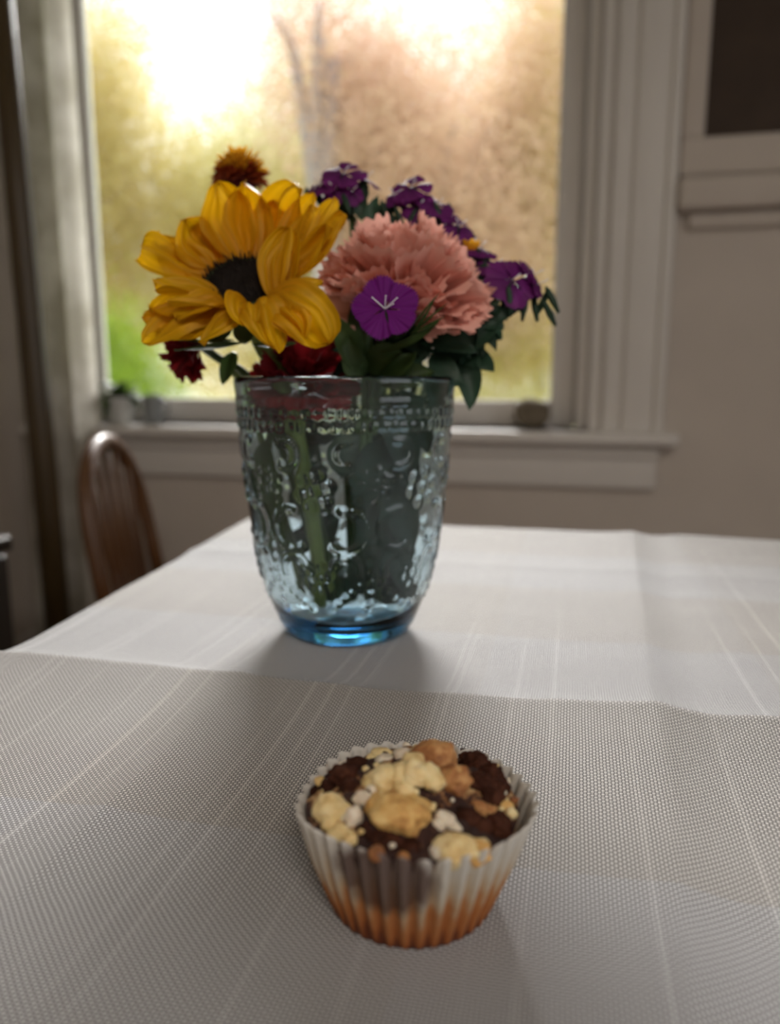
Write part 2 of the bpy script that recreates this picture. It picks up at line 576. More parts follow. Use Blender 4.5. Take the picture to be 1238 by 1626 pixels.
def tree(name, x, y, zc, rad, n, mat, seed, label, trunk=0.13, leaf=0.028, cat='tree', z0=-0.6, group=None):
    n = int(n * 8.0)
    rng = random.Random(seed)
    t = empty(name, (x, y, z0), label, cat, group)
    tips = []
    if trunk:
        MB().tube(smooth_path([(x, y, z0), (x + rng.uniform(-.15, .15), y, z0 + (zc - z0) * .5), (x + rng.uniform(-.3, .3), y, zc)], 8), [trunk * (1 - .06 * i) for i in range(9)], 9).build('trunk', M['bark'], t)
        for k in range(4):
            a = k * 1.6 + rng.random()
            e = Vector((x + math.cos(a) * rad[0] * .6, y + math.sin(a) * rad[1] * .6, zc + rng.uniform(-.1, .5) * rad[2]))
            MB().tube(smooth_path([(x, y, z0 + (zc - z0) * .7), Vector((x, y, zc)) * .5 + e * .5 - Vector((0, 0, .2)), e], 6), [trunk * .5 * (1 - .12 * i) for i in range(7)], 6).build('branch', M['bark'], t)
    cl = []
    for k in range(46):
        while True:
            p = Vector((rng.uniform(-1, 1), rng.uniform(-1, 1), rng.uniform(-1, 1)))
            if p.length < 1: break
        cl.append(Vector((x + p.x * rad[0], y + p.y * rad[1], zc + p.z * rad[2])))
    r = np.random.default_rng(seed)
    ci = r.integers(0, len(cl), n)
    C = np.array([tuple(c) for c in cl])[ci] + r.normal(0, 1, (n, 3)) * np.array(rad) * 0.24
    A = r.normal(0, 1, (n, 3)); A /= np.linalg.norm(A, axis=1)[:, None]
    B = np.cross(A, r.normal(0, 1, (n, 3))); B /= np.linalg.norm(B, axis=1)[:, None]
    s = leaf * r.uniform(.6, 1.3, (n, 1))
    V = np.stack([C - A * s, C + B * s * .45, C + A * s, C - B * s * .45], 1).reshape(-1, 3) - np.array((x, y, z0))
    me = bpy.data.meshes.new('foliage')
    me.vertices.add(4 * n); me.loops.add(4 * n); me.polygons.add(n)
    me.vertices.foreach_set('co', V.astype(np.float32).ravel())
    me.loops.foreach_set('vertex_index', np.arange(4 * n, dtype=np.int32))
    me.polygons.foreach_set('loop_start', np.arange(0, 4 * n, 4, dtype=np.int32))
    me.update(calc_edges=True); me.validate()
    me.materials.append(mat)
    o = bpy.data.objects.new('foliage', me)
    COL.objects.link(o); o.parent = t
    o['kind'] = 'stuff'
    return t


TG = None
tree('autumn_tree', -6.5, 9.5, 3.6, (1.35, 1.4, 2.6), 14000, M['tree_yellow'], 1, 'tall yellow autumn tree outside at the curtain side of the window')
tree('autumn_tree', -3.9, 11.5, 3.2, (2.4, 1.6, 2.1), 18000, M['tree_lime'], 2, 'low yellow-green tree outside under the white gap of sky')
tree('autumn_tree', -1.5, 9.0, 3.3, (1.25, 1.4, 2.0), 14000, M['tree_peach'], 3, 'peach orange autumn tree outside above the purple flowers')
tree('autumn_tree', -0.35, 10.5, 3.0, (0.9, 1.2, 2.6), 11000, M['tree_yellow'], 4, 'narrow golden tree outside beside the window casing on the bare wall side')
tree('autumn_tree', -4.6, 17.0, 2.9, (6.5, 1.5, 2.6), 30000, M['tree_yellow'], 5, 'broad golden tree spreading far behind the other trees outside', leaf=.04)
tree('bare_tree', -2.75, 8.4, 4.2, (0.7, 0.7, 1.1), 900, M['tree_peach'], 6, 'nearly bare grey tree trunk outside in the middle of the window', trunk=.19)
tree('green_shrub', -5.2, 7.6, 0.55, (1.0, .6, .95), 10000, M['shrub'], 7, 'bright green shrub outside low down by the curtain side of the window', trunk=.03, leaf=.02, cat='shrub')
tree('green_shrub', -0.55, 7.2, 0.15, (.9, .6, .6), 7000, M['tree_lime'], 8, 'pale yellow-green shrub outside low behind the hanging dark leaves', trunk=.03, leaf=.02, cat='shrub')

# ------------------------------------------------------------------ curtain and rod
cu = empty('curtain', (-1.46, V0 - .075, 0.02), 'pale beige curtain with faint mottled pattern hanging beside the window', 'curtain')
v, f = [], []
NU, NZ = 90, 24
cx0, cx1 = -1.60, -1.335
for iz in range(NZ + 1):
    z = 0.03 + iz / NZ * 2.30
    for iu in range(NU + 1):
        s = iu / NU
        x = cx0 + (cx1 - cx0) * s + .012 * math.sin(2.2 * z)
        y = V0 - .09 + .026 * math.sin(s * 2 * math.pi * 3.5 + .3 * math.sin(z * 2)) + .006 * math.sin(s * 31 + z)
        v.append((x, y, z))
for iz in range(NZ):
    for iu in range(NU):
        a = iz * (NU + 1) + iu
        f.append((a, a + 1, a + NU + 2, a + NU + 1))
mesh('panel', v, f, M['curtain'], cu)
rod = empty('curtain_rod', (-0.7, V0 - .09, 2.36), 'dark curtain rod fixed above the window', 'curtain rod')
MB().tube([(-1.60, V0 - .09, 2.36), (0.25, V0 - .09, 2.36)], .011, 12).build('rod', M['darkwood'], rod)
for x in (-1.56, .2):
    MB().tube([(x, V0, 2.36), (x, V0 - .09, 2.36)], .007, 8).build('bracket', M['darkwood'], rod)

# ------------------------------------------------------------------ pole, cabinet, chair at the left
a, b = on_plane_y(84, 900, 1.80), on_plane_y(6, 60, 1.80)
d = (b - a).normalized()
bot = a - d * (a.z / d.z) + d * 0.004
top = a + d * ((2.2 - a.z) / d.z)
pl = empty('wooden_pole', bot, 'tall dark brown wooden pole leaning beside the pale curtain', 'pole')
MB().tube([bot, bot + (top - bot) * .25, bot + (top - bot) * .6, top], [.034, .034, .032, .030], 14).build('shaft', M['pole'], pl)
MB().tube([top, top + d * .02, top + d * .05, top + d * .07], [.026, .031, .028, .01], 14).build('finial', M['pole'], pl)

q = on_plane_y(20, 850, 1.30)
KX, KZ, KY0, KY1 = q.x, q.z, .88, 1.30
cb = empty('low_cabinet', ((RL + KX) / 2, (KY0 + KY1) / 2, 0), 'near-black low wooden cabinet against the wall beyond the table edge', 'cabinet')
MB().box((RL + .02, KY0 + .012, .08), (KX - .03, KY1 - .012, KZ - .03), .006).build('body', M['darkwood'], cb)
MB().box((RL + .02, KY0, KZ - .03), (KX, KY1, KZ), .006).build('top', M['darkwood'], cb)
for k in range(2):
    ya = KY0 + .02 + k * .205
    dr = MB().box((KX - .032, ya, .10), (KX - .014, ya + .195, KZ - .04), .005).build('door', M['darkwood'], cb)
    MB().blob((KX - .006, ya + (.17 if k == 0 else .025), .4), .011, k, .0, sub=2).build('knob', M['brass'], dr)
for x in (RL + .05, KX - .06):
    for y in (KY0 + .04, KY1 - .04):
        MB().tube([(x, y, 0), (x, y, .08)], [.018, .024], 10).build('leg', M['darkwood'], cb)


def make_chair(loc, rz):
    R = Matrix.Rotation(rz, 4, 'Z')
    t = empty('dining_chair', loc, 'brown wooden bow-back dining chair standing between table and window', 'chair')
    L = Vector(loc)
    def W(p): return L + R @ Vector(p)
    def tb(name, pts, r, n=10): return MB().tube([W(p) for p in pts], r, n).build(name, M['wood'], t)
    # seat: saddle shaped, back is at -x, front at +x
    v, f = [], []
    n = 40
    for (s, z) in ((.0, .455), (.6, .447), (.92, .452), (1.0, .445), (1.0, .425), (.93, .412), (0, .412)):
        for k in range(n):
            a = 2 * math.pi * k / n
            ca, sa = math.cos(a), math.sin(a)
            e = 2.6
            r = (abs(ca) ** e + abs(sa) ** e) ** (-1 / e)
            v.append(W((.205 * r * ca * s, (.205 + .012 * ca) * r * sa * s, z)))
    for i in range(6):
        for k in range(n):
            f.append((i * n + k, i * n + (k + 1) % n, (i + 1) * n + (k + 1) % n, (i + 1) * n + k))
    mesh('seat', v, f, M['wood'], t)
    for sx in (-1, 1):
        for sy in (-1, 1):
            tb('leg', [(sx * .20, sy * .19, 0.002), (sx * .185, sy * .175, .15), (sx * .16, sy * .15, .30), (sx * .145, sy * .14, .42)], [.012, .018, .019, .014])
    for sy in (-1, 1):
        tb('stretcher', [(-.186, sy * .177, .17), (0, sy * .175, .17), (.186, sy * .177, .17)], [.008, .012, .008])
    tb('stretcher', [(0, -.175, .17), (0, 0, .17), (0, .175, .17)], [.008, .012, .008])
    bow = []
    for k in range(25):
        a = math.pi * k / 24
        y = .175 * math.cos(a) * (1 + .10 * math.sin(a))
        z = .44 + .34 * math.sin(a) ** .62
        bow.append((-.16 - (z - .44) * .16, y, z))
    tb('bow', bow, .0165, 12)
    for k in (-2, -1, 0, 1, 2):
        y = k * .045
        zt = .44 + .34 * math.sin(math.acos(max(-1, min(1, y * 1.25 / .19)))) ** .62
        tb('spindle', [(-.165, y, .44), (-.165 - (zt - .44) * .08, y * 1.12, .6), (-.16 - (zt - .44) * .16, y * 1.25, zt)], [.007, .009, .006], 8)
    return t


p = on_plane_y(335, 930, 1.50)
make_chair((p.x, p.y, 0.0), math.radians(14))

# ------------------------------------------------------------------ things on the window stool
zs = W_B + .0005
p = on_plane_y(192, 640, V0 - .005)
pt = empty('potted_plant', (p.x, p.y, zs), 'small white pot with trailing green plant on the window stool', 'potted plant')
MB().lathe([(.0, .0), (.026, 0), (.030, .004), (.040, .075), (.042, .080), (.038, .080), (.034, .06), (0, .06)], (p.x, p.y, zs), 32).build('pot', M['ceramic'], pt)
rng = random.Random(5)
for k in range(26):
    a = rng.uniform(0, 6.28)
    if k < 12: a = rng.uniform(2.3, 4.0)
    rr = rng.uniform(.04, .085)
    c0 = Vector((p.x, p.y, zs + .07))
    c1 = c0 + Vector((math.cos(a) * rr * .6, math.sin(a) * rr * .5, rng.uniform(.03, .08)))
    c2 = c0 + Vector((math.cos(a) * rr, math.sin(a) * rr * .6, rng.uniform(-.06, .06)))
    v, f = [], []
    sdv = Vector((-math.sin(a), math.cos(a), 0.2))
    for i in range(7):
        t = i / 6
        w = .016 * math.sin(math.pi * min(1, t * .9 + .1)) ** .7 + .001
        q = bez(c0, c1, c2, t)
        for s_ in (-1, 0, 1): v.append(q + sdv * (w * s_) - Vector((0, 0, .003)) * abs(s_))
    for i in range(6):
        for s_ in range(2): f.append((i * 3 + s_, i * 3 + s_ + 1, i * 3 + s_ + 4, i * 3 + s_ + 3))
    mesh('leaf', v, f, M['leaf'], pt)
p = on_plane_y(243, 640, V0 + .0)
cup = empty('grey_cup', (p.x, p.y, zs), 'small grey cup on the window stool next to the white pot', 'cup')
MB().lathe([(0, 0), (.022, 0), (.026, .003), (.031, .085), (.029, .086), (.024, .008), (0, .008)], (p.x, p.y, zs), 32).build('body', M['greyceramic'], cup)
MB().tube(smooth_path([(p.x + .029, p.y, zs + .07), (p.x + .05, p.y, zs + .06), (p.x + .046, p.y, zs + .03), (p.x + .027, p.y, zs + .022)], 10), .004, 8).build('handle', M['greyceramic'], cup)
p = on_plane_y(846, 640, V0 + .02)
st = MB().blob((p.x, p.y, zs + .036), .046, 4, .22, 1.2, 3, (1.1, .75, .86))
zmin = min(q.z for q in st.v)
for q in st.v: q.z += zs - zmin
tag(st.build('pebble_stone', M['stone'], origin=(p.x, p.y, zs)), 'rounded grey-brown stone on the window stool near the casing', 'stone')

# ------------------------------------------------------------------ table and tablecloth
T_L, T_R, T_F, T_N = -0.335, 0.95, 0.828, -0.75
tb = empty('dining_table', (.3, .04, 0), 'dining table standing under the linen tablecloth', 'table')
MB().box((T_L + .006, T_N + .006, TABLE_Z - .034), (T_R - .006, T_F - .006, TABLE_Z - .004), .006).build('tabletop', M['wood'], tb)
for x in (T_L + .07, T_R - .07):
    for y in (T_N + .07, T_F - .07):
        MB().tube([(x, y, 0.001), (x, y, .4), (x, y, TABLE_Z - .034)], [.022, .03, .034], 12).build('leg', M['wood'], tb)


def cloth_h(x, y):
    h = 0.0
    # main fold: a raised crease across the table
    vr = 0.352 - 0.012 * max(0, x) + .0015 * math.sin(x * 23) + .002 * noise.noise(Vector((x * 30, 0, 0)))
    amp = .0105 + .0015 * math.sin(x * 17 + 1) + .003 * max(0, min(1, x * 6))
    dv = y - vr
    h += amp * (math.exp(dv / .050) if dv < 0 else math.exp(-dv / .016))
    # crossing creases from the folded linen
    du = x + .162 - .02 * (y - .3)
    h += .0022 * math.exp(-abs(du) / .012)
    du = x - .052 - .05 * (y - .5)
    h += .0030 * (math.exp(du / .022) if du < 0 else math.exp(-du / .010) * .999)
    h += -.0020 * math.exp(-((du - .022) / .016) ** 2)
    h += .0016 * math.exp(-abs(y - .655) / .014)
    # soft undulation
    h += .0012 * noise.noise(Vector((x * 7, y * 9, 0))) + .0005 * noise.noise(Vector((x * 22, y * 25, 3)))
    h += .0016 * max(0, x - .0) * 4 * noise.noise(Vector((x * 12, y * 30, 9)))
    # calm under muffin and vase
    return h


def cloth():
    xs = list(np.arange(T_L, 0.45, .0035)) + list(np.linspace(.46, T_R, 18))
    ys = list(np.linspace(T_N, .08, 20)) + list(np.arange(.085, T_F, .003)) + [T_F]
    drop, rc = 0.24, 0.008
    # outside ring: rounding then hanging skirt, built as extra rows and columns in parameter space
    offs = [(-.01, 0)]
    def edge(k):                                       # k-th outward step: (outward, down)
        if k <= 4:
            a = k / 4 * math.pi / 2
            return rc * math.sin(a), rc * (1 - math.cos(a))
        return rc + .004 * (k - 4), rc + drop * (k - 4) / 6
    K = 10
    cols = [('l', k) for k in range(K, 0, -1)] + [('m', x) for x in xs] + [('r', k) for k in range(1, K + 1)]
    rows = [('n', k) for k in range(K, 0, -1)] + [('m', y) for y in ys] + [('f', k) for k in range(1, K + 1)]
    v, uv, f = [], [], []
    for rk, rv in rows:
        for ck, cv in cols:
            dx = dy = dz = 0.0
            if ck == 'm': x = cv
            else:
                o_, z_ = edge(cv); x = T_L if ck == 'l' else T_R
                dx = -o_ if ck == 'l' else o_; dz = max(dz, z_)
            if rk == 'm': y = rv
            else:
                o_, z_ = edge(rv); y = T_N if rk == 'n' else T_F
                dy = -o_ if rk == 'n' else o_; dz = max(dz, z_)
            # the left edge runs slightly off square
            sk = -(y - .36) * .09 if ck == 'l' or x < T_L + .05 else 0.0
            wgt = 1 if ck == 'l' else max(0.0, 1 - (x - T_L) / .05)
            x2 = x + (sk + .02) * wgt * (1 if y > 0 else .3)
            hz = cloth_h(x, y) * (1 if dz == 0 else max(0, 1 - dz / .02))
            if dz > rc * 1.5:
                fold = .006 * math.sin(x * 40 + y * 33) * min(1, dz / drop)
                if ck != 'm': dx += fold + (.006 if ck == 'r' else -.006)
                if rk != 'm': dy += fold + (.006 if rk == 'f' else -.006)
            v.append((x2 + dx, y + dy, TABLE_Z + hz - dz))
            uv.append((x + (dx if ck == 'm' else (dz if ck == 'r' else -dz)), y + (dz if rk == 'f' else (-dz if rk == 'n' else 0))))
    nc = len(cols)
    for i in range(len(rows) - 1):
        for j_ in range(nc - 1):
            a = i * nc + j_
            f.append((a, a + 1, a + nc + 1, a + nc))
    o = mesh('tablecloth', v, f, M['cloth'])
    tag(o, 'creased pale linen tablecloth with wide beige and white plaid bands on the table', 'tablecloth')
    l = o.data.uv_layers.new(name='cloth_metres')
    vi = np.zeros(len(o.data.loops), dtype=np.int32)
    o.data.loops.foreach_get('vertex_index', vi)
    l.data.foreach_set('uv', np.array(uv, dtype=np.float32)[vi].ravel())
    return o


cloth()


def top_z(x, y, r):
    return TABLE_Z + max(cloth_h(x + r * math.cos(a), y + r * math.sin(a)) for a in np.linspace(0, 6.28, 24)) * .6


# ------------------------------------------------------------------ vase
vb = on_plane_z(552, 1000, TABLE_Z)
VC = Vector((vb.x, vb.y, TABLE_Z + .0012))
VH = 0.160
OUT = [(0.0, .0), (.030, .0), (.036, .0006), (.0400, .003), (.0432, .008), (.0455, .014), (.0488, .022), (.0525, .032), (.0555, .044), (.0580, .060), (.0605, .080), (.0625, .100), (.0640, .118), (.0650, .132), (.0660, .146), (.0672, .157), (.0668, .1596), (.0655, .160)]
INN = [(.0640, .1590), (.0635, .150), (.0625, .135), (.0610, .110), (.0590, .085), (.0562, .060), (.0536, .044), (.0505, .030), (.0465, .020), (.0405, .0128), (.030, .0090), (0.0, .0080)]


def interp(prof, n):
    """resample a profile evenly by length"""
    d = [0.0]
    for (r0, z0), (r1, z1) in zip(prof, prof[1:]): d.append(d[-1] + math.hypot(r1 - r0, z1 - z0))
    t = np.linspace(0, d[-1], n)
    return list(zip(np.interp(t, d, [p[0] for p in prof]), np.interp(t, d, [p[1] for p in prof])))


def emboss(a, z):
    """height of the pressed pattern on the outside, in metres"""
    h = 0.0
    def dot(u, w, u0, w0, r): # spherical bead
        q = ((u - u0) ** 2 + (w - w0) ** 2) / (r * r)
        return math.sqrt(max(0.0, 1 - q))
    R = .061
    for zr, n, off in ((.1395, 62, 0), (.1330, 62, .5)):
        if abs(z - zr) < .004:
            k = a / (2 * math.pi) * n + off
            du = (k - round(k)) * 2 * math.pi * R / n
            h = max(h, .0014 * dot(du, z, 0, zr, .0029))
    if abs(z - .1455) < .003: h = max(h, .0008 * (1 - ((z - .1455) / .003) ** 2))
    n = 6                                              # six repeats of the scroll panel
    k = a / (2 * math.pi) * n
    u = (k - math.floor(k) - .5) * 2 * math.pi * R / n   # -.032 .. .032
    if .018 < z < .129:
        # column of beads between the panels
        e = .032 - abs(u)
        zz = (z - .024) / .0066
        dz = (zz - round(zz)) * .0066
        if .024 < z < .075: h = max(h, .0014 * dot(e, dz, 0, 0, .0028))
        # flower of six petals
        for (uc, zc, rp) in ((0, .098, .0085), (0.031, .103, .006), (-.031, .103, .006), (0, .047, .007)):
            x, y = u - uc, z - zc
            rr = math.hypot(x, y)
            if rr < rp * 2.2:
                h = max(h, .0016 * dot(x, y, 0, 0, rp * .42))
                for q in range(6):
                    aa = q * math.pi / 3 + .3
                    h = max(h, .0015 * dot(x, y, math.cos(aa) * rp, math.sin(aa) * rp, rp * .46))
        # scrolls: two mirrored C curves
        for (uc, zc, rs, lo_, hi_) in ((.0165, .075, .0115, -2.4, 1.9), (.0165, .052, .008, -.6, 3.6), (.017, .118, .007, 1.0, 5.2)):
            x, y = abs(u) - uc, z - zc
            rr = math.hypot(x, y)
            an = math.atan2(y, x)
            if lo_ > 0 and an < 0: an += 2 * math.pi
            if lo_ <= an <= hi_ and abs(rr - rs) < .0022:
                h = max(h, .0013 * math.sqrt(max(0, 1 - ((rr - rs) / .0022) ** 2)))
        for q in range(5):
            h = max(h, .0011 * dot(abs(u), z, .007 + q * .0045, .028 + q * .0035, .0024))
            h = max(h, .0009 * dot(abs(u), z, .0255 - .001 * q, .080 + q * .006, .0022))
    return h


NA = 300
po, pi_ = interp(OUT, 150), interp(INN, 60)
v, f = [], []
for r, z in po:
    for k in range(NA):
        a = 2 * math.pi * k / NA
        e = .7 * emboss(a, z) if r > .035 and z < .150 else 0
        v.append((VC.x + (r + e) * math.cos(a), VC.y + (r + e) * math.sin(a), VC.z + z))
for r, z in pi_:
    for k in range(NA):
        a = 2 * math.pi * k / NA
        v.append((VC.x + r * math.cos(a), VC.y + r * math.sin(a), VC.z + z))
NP = len(po) + len(pi_)
for i in range(NP - 1):
    for k in range(NA):
        k2 = (k + 1) % NA
        f.append((i * NA + k, i * NA + k2, (i + 1) * NA + k2, (i + 1) * NA + k))
vase = mesh('glass_vase', v, f, M['glass'], origin=VC)
bm = bmesh.new(); bm.from_mesh(vase.data); bmesh.ops.remove_doubles(bm, verts=bm.verts, dist=1e-6); bmesh.ops.recalc_face_normals(bm, faces=bm.faces); bm.to_mesh(vase.data); bm.free()
tag(vase, 'pale aqua pressed glass vase with beaded scroll pattern on the tablecloth', 'vase')


# ------------------------------------------------------------------ flowers
def grid_mesh(name, P, mat, parent, uvs=None):
    """P[i][j] grid of points, i along the petal"""
    ni, nj = len(P), len(P[0])
    v = [p for row in P for p in row]
    f = [(i * nj + j, i * nj + j + 1, (i + 1) * nj + j + 1, (i + 1) * nj + j) for i in range(ni - 1) for j in range(nj - 1)]
    o = mesh(name, v, f, mat, parent)
    l = o.data.uv_layers.new(name='petal')
    uv = [(j / (nj - 1), i / (ni - 1)) for i in range(ni) for j in range(nj)]
    vi = np.zeros(len(o.data.loops), dtype=np.int32)
    o.data.loops.foreach_get('vertex_index', vi)
    l.data.foreach_set('uv', np.array(uv, dtype=np.float32)[vi].ravel())
    return o


def petal(parent, b, m, t, width, nrm, mat, cup=.25, wave=.0, ridge=.05, prof=(.55, .50), base_w=.22, ni=14, nj=11, name='petal', seed=0, curl=0.0, crinkle=0.0):
    b, m, t, nrm = Vector(b), Vector(m), Vector(t), Vector(nrm).normalized()
    rng = random.Random(seed)
    ph = rng.uniform(0, 6.28)
    P = []
    pk = prof[0] / (prof[0] + prof[1])
    mx = pk ** prof[0] * (1 - pk) ** prof[1]
    for i in range(ni):
        s = i / (ni - 1)
        q = bez(b, m, t, s)
        tg = ((m - b) * (1 - s) + (t - m) * s).normalized()
        sd = tg.cross(nrm).normalized()
        n2 = sd.cross(tg).normalized()
        w = width * .5 * max((s ** prof[0] * (1 - s) ** prof[1]) / mx, base_w * (1 - s) ** .6, .02)
        row = []
        for j_ in range(nj):
            e = j_ / (nj - 1) * 2 - 1
            p = q + sd * (w * e) + n2 * (w * cup * (e * e) + ridge * w * math.cos(e * 9.4) * math.sin(math.pi * s) ** .5 + wave * width * math.sin(5 * s + ph + 2.2 * e) * s)
            p += n2 * (curl * width * (s ** 4))
            if crinkle:
                ww = crinkle * width * s ** .5
                p += n2 * ww * noise.noise(Vector((e * 1.6 + seed * 3.1, s * 1.5, ph))) + sd * ww * .35 * noise.noise(Vector((s * 3.0, seed * 2.7, e)))
                p += n2 * ww * .30 * noise.noise(Vector((e * 5.0 + seed, s * 2.2, ph + 7)))
            row.append(p)
        P.append(row)
    return grid_mesh(name, P, mat, parent)


def stem(parent, pts, r0, r1, mat, n=26, name='stem'):
    pth = smooth_path(pts, n)
    return MB().tube(pth, [r0 + (r1 - r0) * i / n for i in range(n + 1)], 10).build(name, mat, parent)


def in_vase(a, r, z):
    return VC + Vector((r * math.cos(a), r * math.sin(a), z))


def vp(px, py, dd=0.0):
    """a point inside the vase seen near a pixel, dd in front of (-) or behind (+) the vase axis"""
    ax = (VC - CAM).dot(FWD)
    return pix(px, py, ax * (1 - (813 - py) * 0.0) + dd)


def leaf(parent, b, m, t, width, nrm, mat, name='leaf', cup=.3, seed=0, prof=(.6, .8)):
    return petal(parent, b, m, t, width, nrm, mat, cup=cup, ridge=.04, prof=prof, base_w=.12, ni=12, nj=7, name=name, seed=seed, wave=.08)


# --- sunflower
D0 = 0.432
def sp(px, py, dd=0.0): return pix(px, py, D0 + dd)


sun_base = sp(392, 500, .012)
sun = empty('sunflower', sun_base, 'large yellow sunflower with dark disc at the front of the bouquet', 'flower')
dn = (-FWD * .80 + Vector((0, 0, 1)) * .62 + RIGHT * -.05).normalized()
dc = sp(383, 450, .006)
dx_ = RIGHT - dn * RIGHT.dot(dn); dx_.normalize(); dy_ = dn.cross(dx_)
DR = .0212
P = []
for i in range(14):
    r = DR * i / 13
    P.append([dc + dx_ * (r * math.cos(k * 2 * math.pi / 36)) + dy_ * (r * math.sin(k * 2 * math.pi / 36)) + dn * (.0055 * (1 - (i / 13) ** 2) - .003 * math.exp(-(i / 4) ** 2)) for k in range(37)])
disc = grid_mesh('disc', P, M['sundisc'], sun)
rng = random.Random(3)
fl = MB()
for k in range(620):
    r = DR * math.sqrt((k + .5) / 620) * 1.03
    a = k * 2.39996
    c0 = dc + dx_ * (r * math.cos(a)) + dy_ * (r * math.sin(a)) + dn * (.0055 * (1 - (r / DR) ** 2) - .003 * math.exp(-(r / DR * 3.2) ** 2) - .0005)
    e = (r / DR) ** 4
    out = (dx_ * math.cos(a) + dy_ * math.sin(a)) * (.35 * e + rng.uniform(-.2, .2)) + dn + Vector((rng.uniform(-.2, .2),) * 3)
    ln = rng.uniform(.0014, .0024) * (1 + 1.7 * e)
    fl.tube([c0, c0 + out.normalized() * ln], [.00055, .00018], 4, cap=False)
tag(fl.build('disc_florets', M['sundisc'], disc), kind='stuff')

cam_n = -FWD
up_n = Vector((0, 0, 1))
# (base px,py,dd), (middle), (tip), width px, normal mix (toward camera, up, right), cup, curl
SUN = [
    # back row, standing
    ((384, 428, .010), (362, 360, .020), (345, 287, .014), 84, (1, .15, .25), .30, .0),
    ((402, 430, .012), (404, 350, .026), (386, 289, .016), 86, (1, .15, -.2), .35, -.05),
    ((360, 434, .012), (334, 385, .024), (314, 346, .022), 60, (1, .1, .3), .2, .0),
    ((352, 442, .008), (318, 398, .016), (284, 350, .010), 92, (1, .2, .4), .35, .10),
    ((342, 455, .004), (280, 430, .006), (216, 410, -.004), 82, (.9, .55, .3), .40, .10),
    ((338, 462, .004), (300, 420, .012), (250, 372, .012), 66, (1, .3, .4), .3, .0),
    ((424, 438, .012), (440, 350, .026), (474, 295, .018), 82, (1, .1, -.3), .45, .0),
    ((430, 445, .014), (430, 380, .030), (440, 318, .028), 60, (1, .1, -.1), .2, .0),
    ((432, 445, .010), (470, 370, .018), (497, 305, .018), 46, (1, .1, -.4), .45, .0),
    ((434, 448, .008), (470, 400, .014), (500, 327, .010), 52, (1, .1, -.4), .4, .0),
    ((438, 450, .008), (490, 390, .016), (533, 314, .016), 40, (1, .1, -.4), .5, .0),
    ((440, 455, .004), (500, 420, .010), (545, 338, .008), 54, (1, .1, -.5), .5, .05),
    ((440, 462, .000), (480, 425, .004), (527, 362, .000), 58, (1, .15, -.4), .55, .05),
    ((440, 474, -.006), (452, 420, -.002), (470, 366, -.004), 54, (1, .1, -.2), .5, .05),
    ((440, 478, -.010), (424, 420, -.006), (459, 359, -.006), 50, (1, .1, -.1), .55, .06),
    # sides
    ((432, 476, -.012), (470, 462, -.016), (511, 444, -.012), 40, (.5, .9, 0), .4, .0),
    ((350, 484, -.006), (290, 506, -.008), (236, 522, -.004), 74, (.8, .7, .1), .3, .05),
    ((366, 492, -.010), (318, 506, -.014), (262, 540, -.008), 72, (.9, .6, .1), .3, .05),
    ((350, 476, -.004), (300, 458, -.008), (248, 463, -.006), 62, (.6, .9, .1), .55, .12),
    ((346, 480, -.004), (290, 486, -.010), (236, 488, -.010), 66, (.7, .8, .1), .45, .0),
    # front, drooping
    ((354, 486, -.010), (290, 492, -.018), (234, 549, -.012), 78, (.85, .7, .1), .25, .15),
    ((362, 490, -.012), (330, 470, -.024), (276, 500, -.022), 62, (.8, .8, .0), .5, -.1),
    ((372, 492, -.012), (344, 480, -.028), (268, 486, -.022), 48, (.6, .9, .0), .5, .0),
    ((384, 494, -.012), (370, 500, -.030), (320, 546, -.024), 44, (.8, .7, .1), .45, .1),
    ((400, 490, -.012), (384, 462, -.032), (398, 520, -.030), 66, (.9, .6, .1), .45, .0),
    ((410, 488, -.012), (410, 468, -.036), (447, 558, -.026), 92, (.95, .4, -.1), .30, .05),
    ((424, 484, -.012), (470, 462, -.030), (523, 545, -.018), 98, (.95, .45, -.2), .30, .05),
    ((418, 486, -.013), (452, 474, -.030), (480, 540, -.022), 70, (.95, .4, -.1), .30, .0),
]
for i, (b, m_, t, w, nm, cp, cl) in enumerate(SUN):
    if i < 13: b = (b[0], b[1] - 14, b[2] + .010); m_ = (m_[0], m_[1] - 4, m_[2] + .005)
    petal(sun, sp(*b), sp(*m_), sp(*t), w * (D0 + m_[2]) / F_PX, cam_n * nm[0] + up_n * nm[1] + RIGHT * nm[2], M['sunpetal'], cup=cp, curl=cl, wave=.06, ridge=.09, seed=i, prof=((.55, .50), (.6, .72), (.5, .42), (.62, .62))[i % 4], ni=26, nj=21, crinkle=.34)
# receptacle and bracts
hb = MB()
rp = [(0.0, -.016), (.005, -.0155), (.012, -.012), (.020, -.005), (.0225, 0.0), (.0205, .001), (0, .001)]
vv, ff = [], []
for r, z in rp:
    for k in range(28):
        a = 2 * math.pi * k / 28
        vv.append(dc + (dx_ * math.cos(a) + dy_ * math.sin(a)) * r + dn * z)
for i in range(len(rp) - 1):
    for k in range(28): ff.append((i * 28 + k, i * 28 + (k + 1) % 28, (i + 1) * 28 + (k + 1) % 28, (i + 1) * 28 + k))
mesh('receptacle', vv, ff, M['bract'], sun)
for k in range(15):
    a = k * 2 * math.pi / 15 + .2
    rd = dx_ * math.cos(a) + dy_ * math.sin(a)
    b0 = dc + rd * .018 - dn * .008
    ln = .026 if rd.z < .1 else .018
    leaf(sun, b0, b0 + rd * ln * .6 - dn * .004, b0 + rd * ln - dn * (.002 if rd.z < 0 else .006) + (up_n * .004 if rd.z < 0 else up_n * 0), .012, dn, M['bract'], 'bract', seed=k)
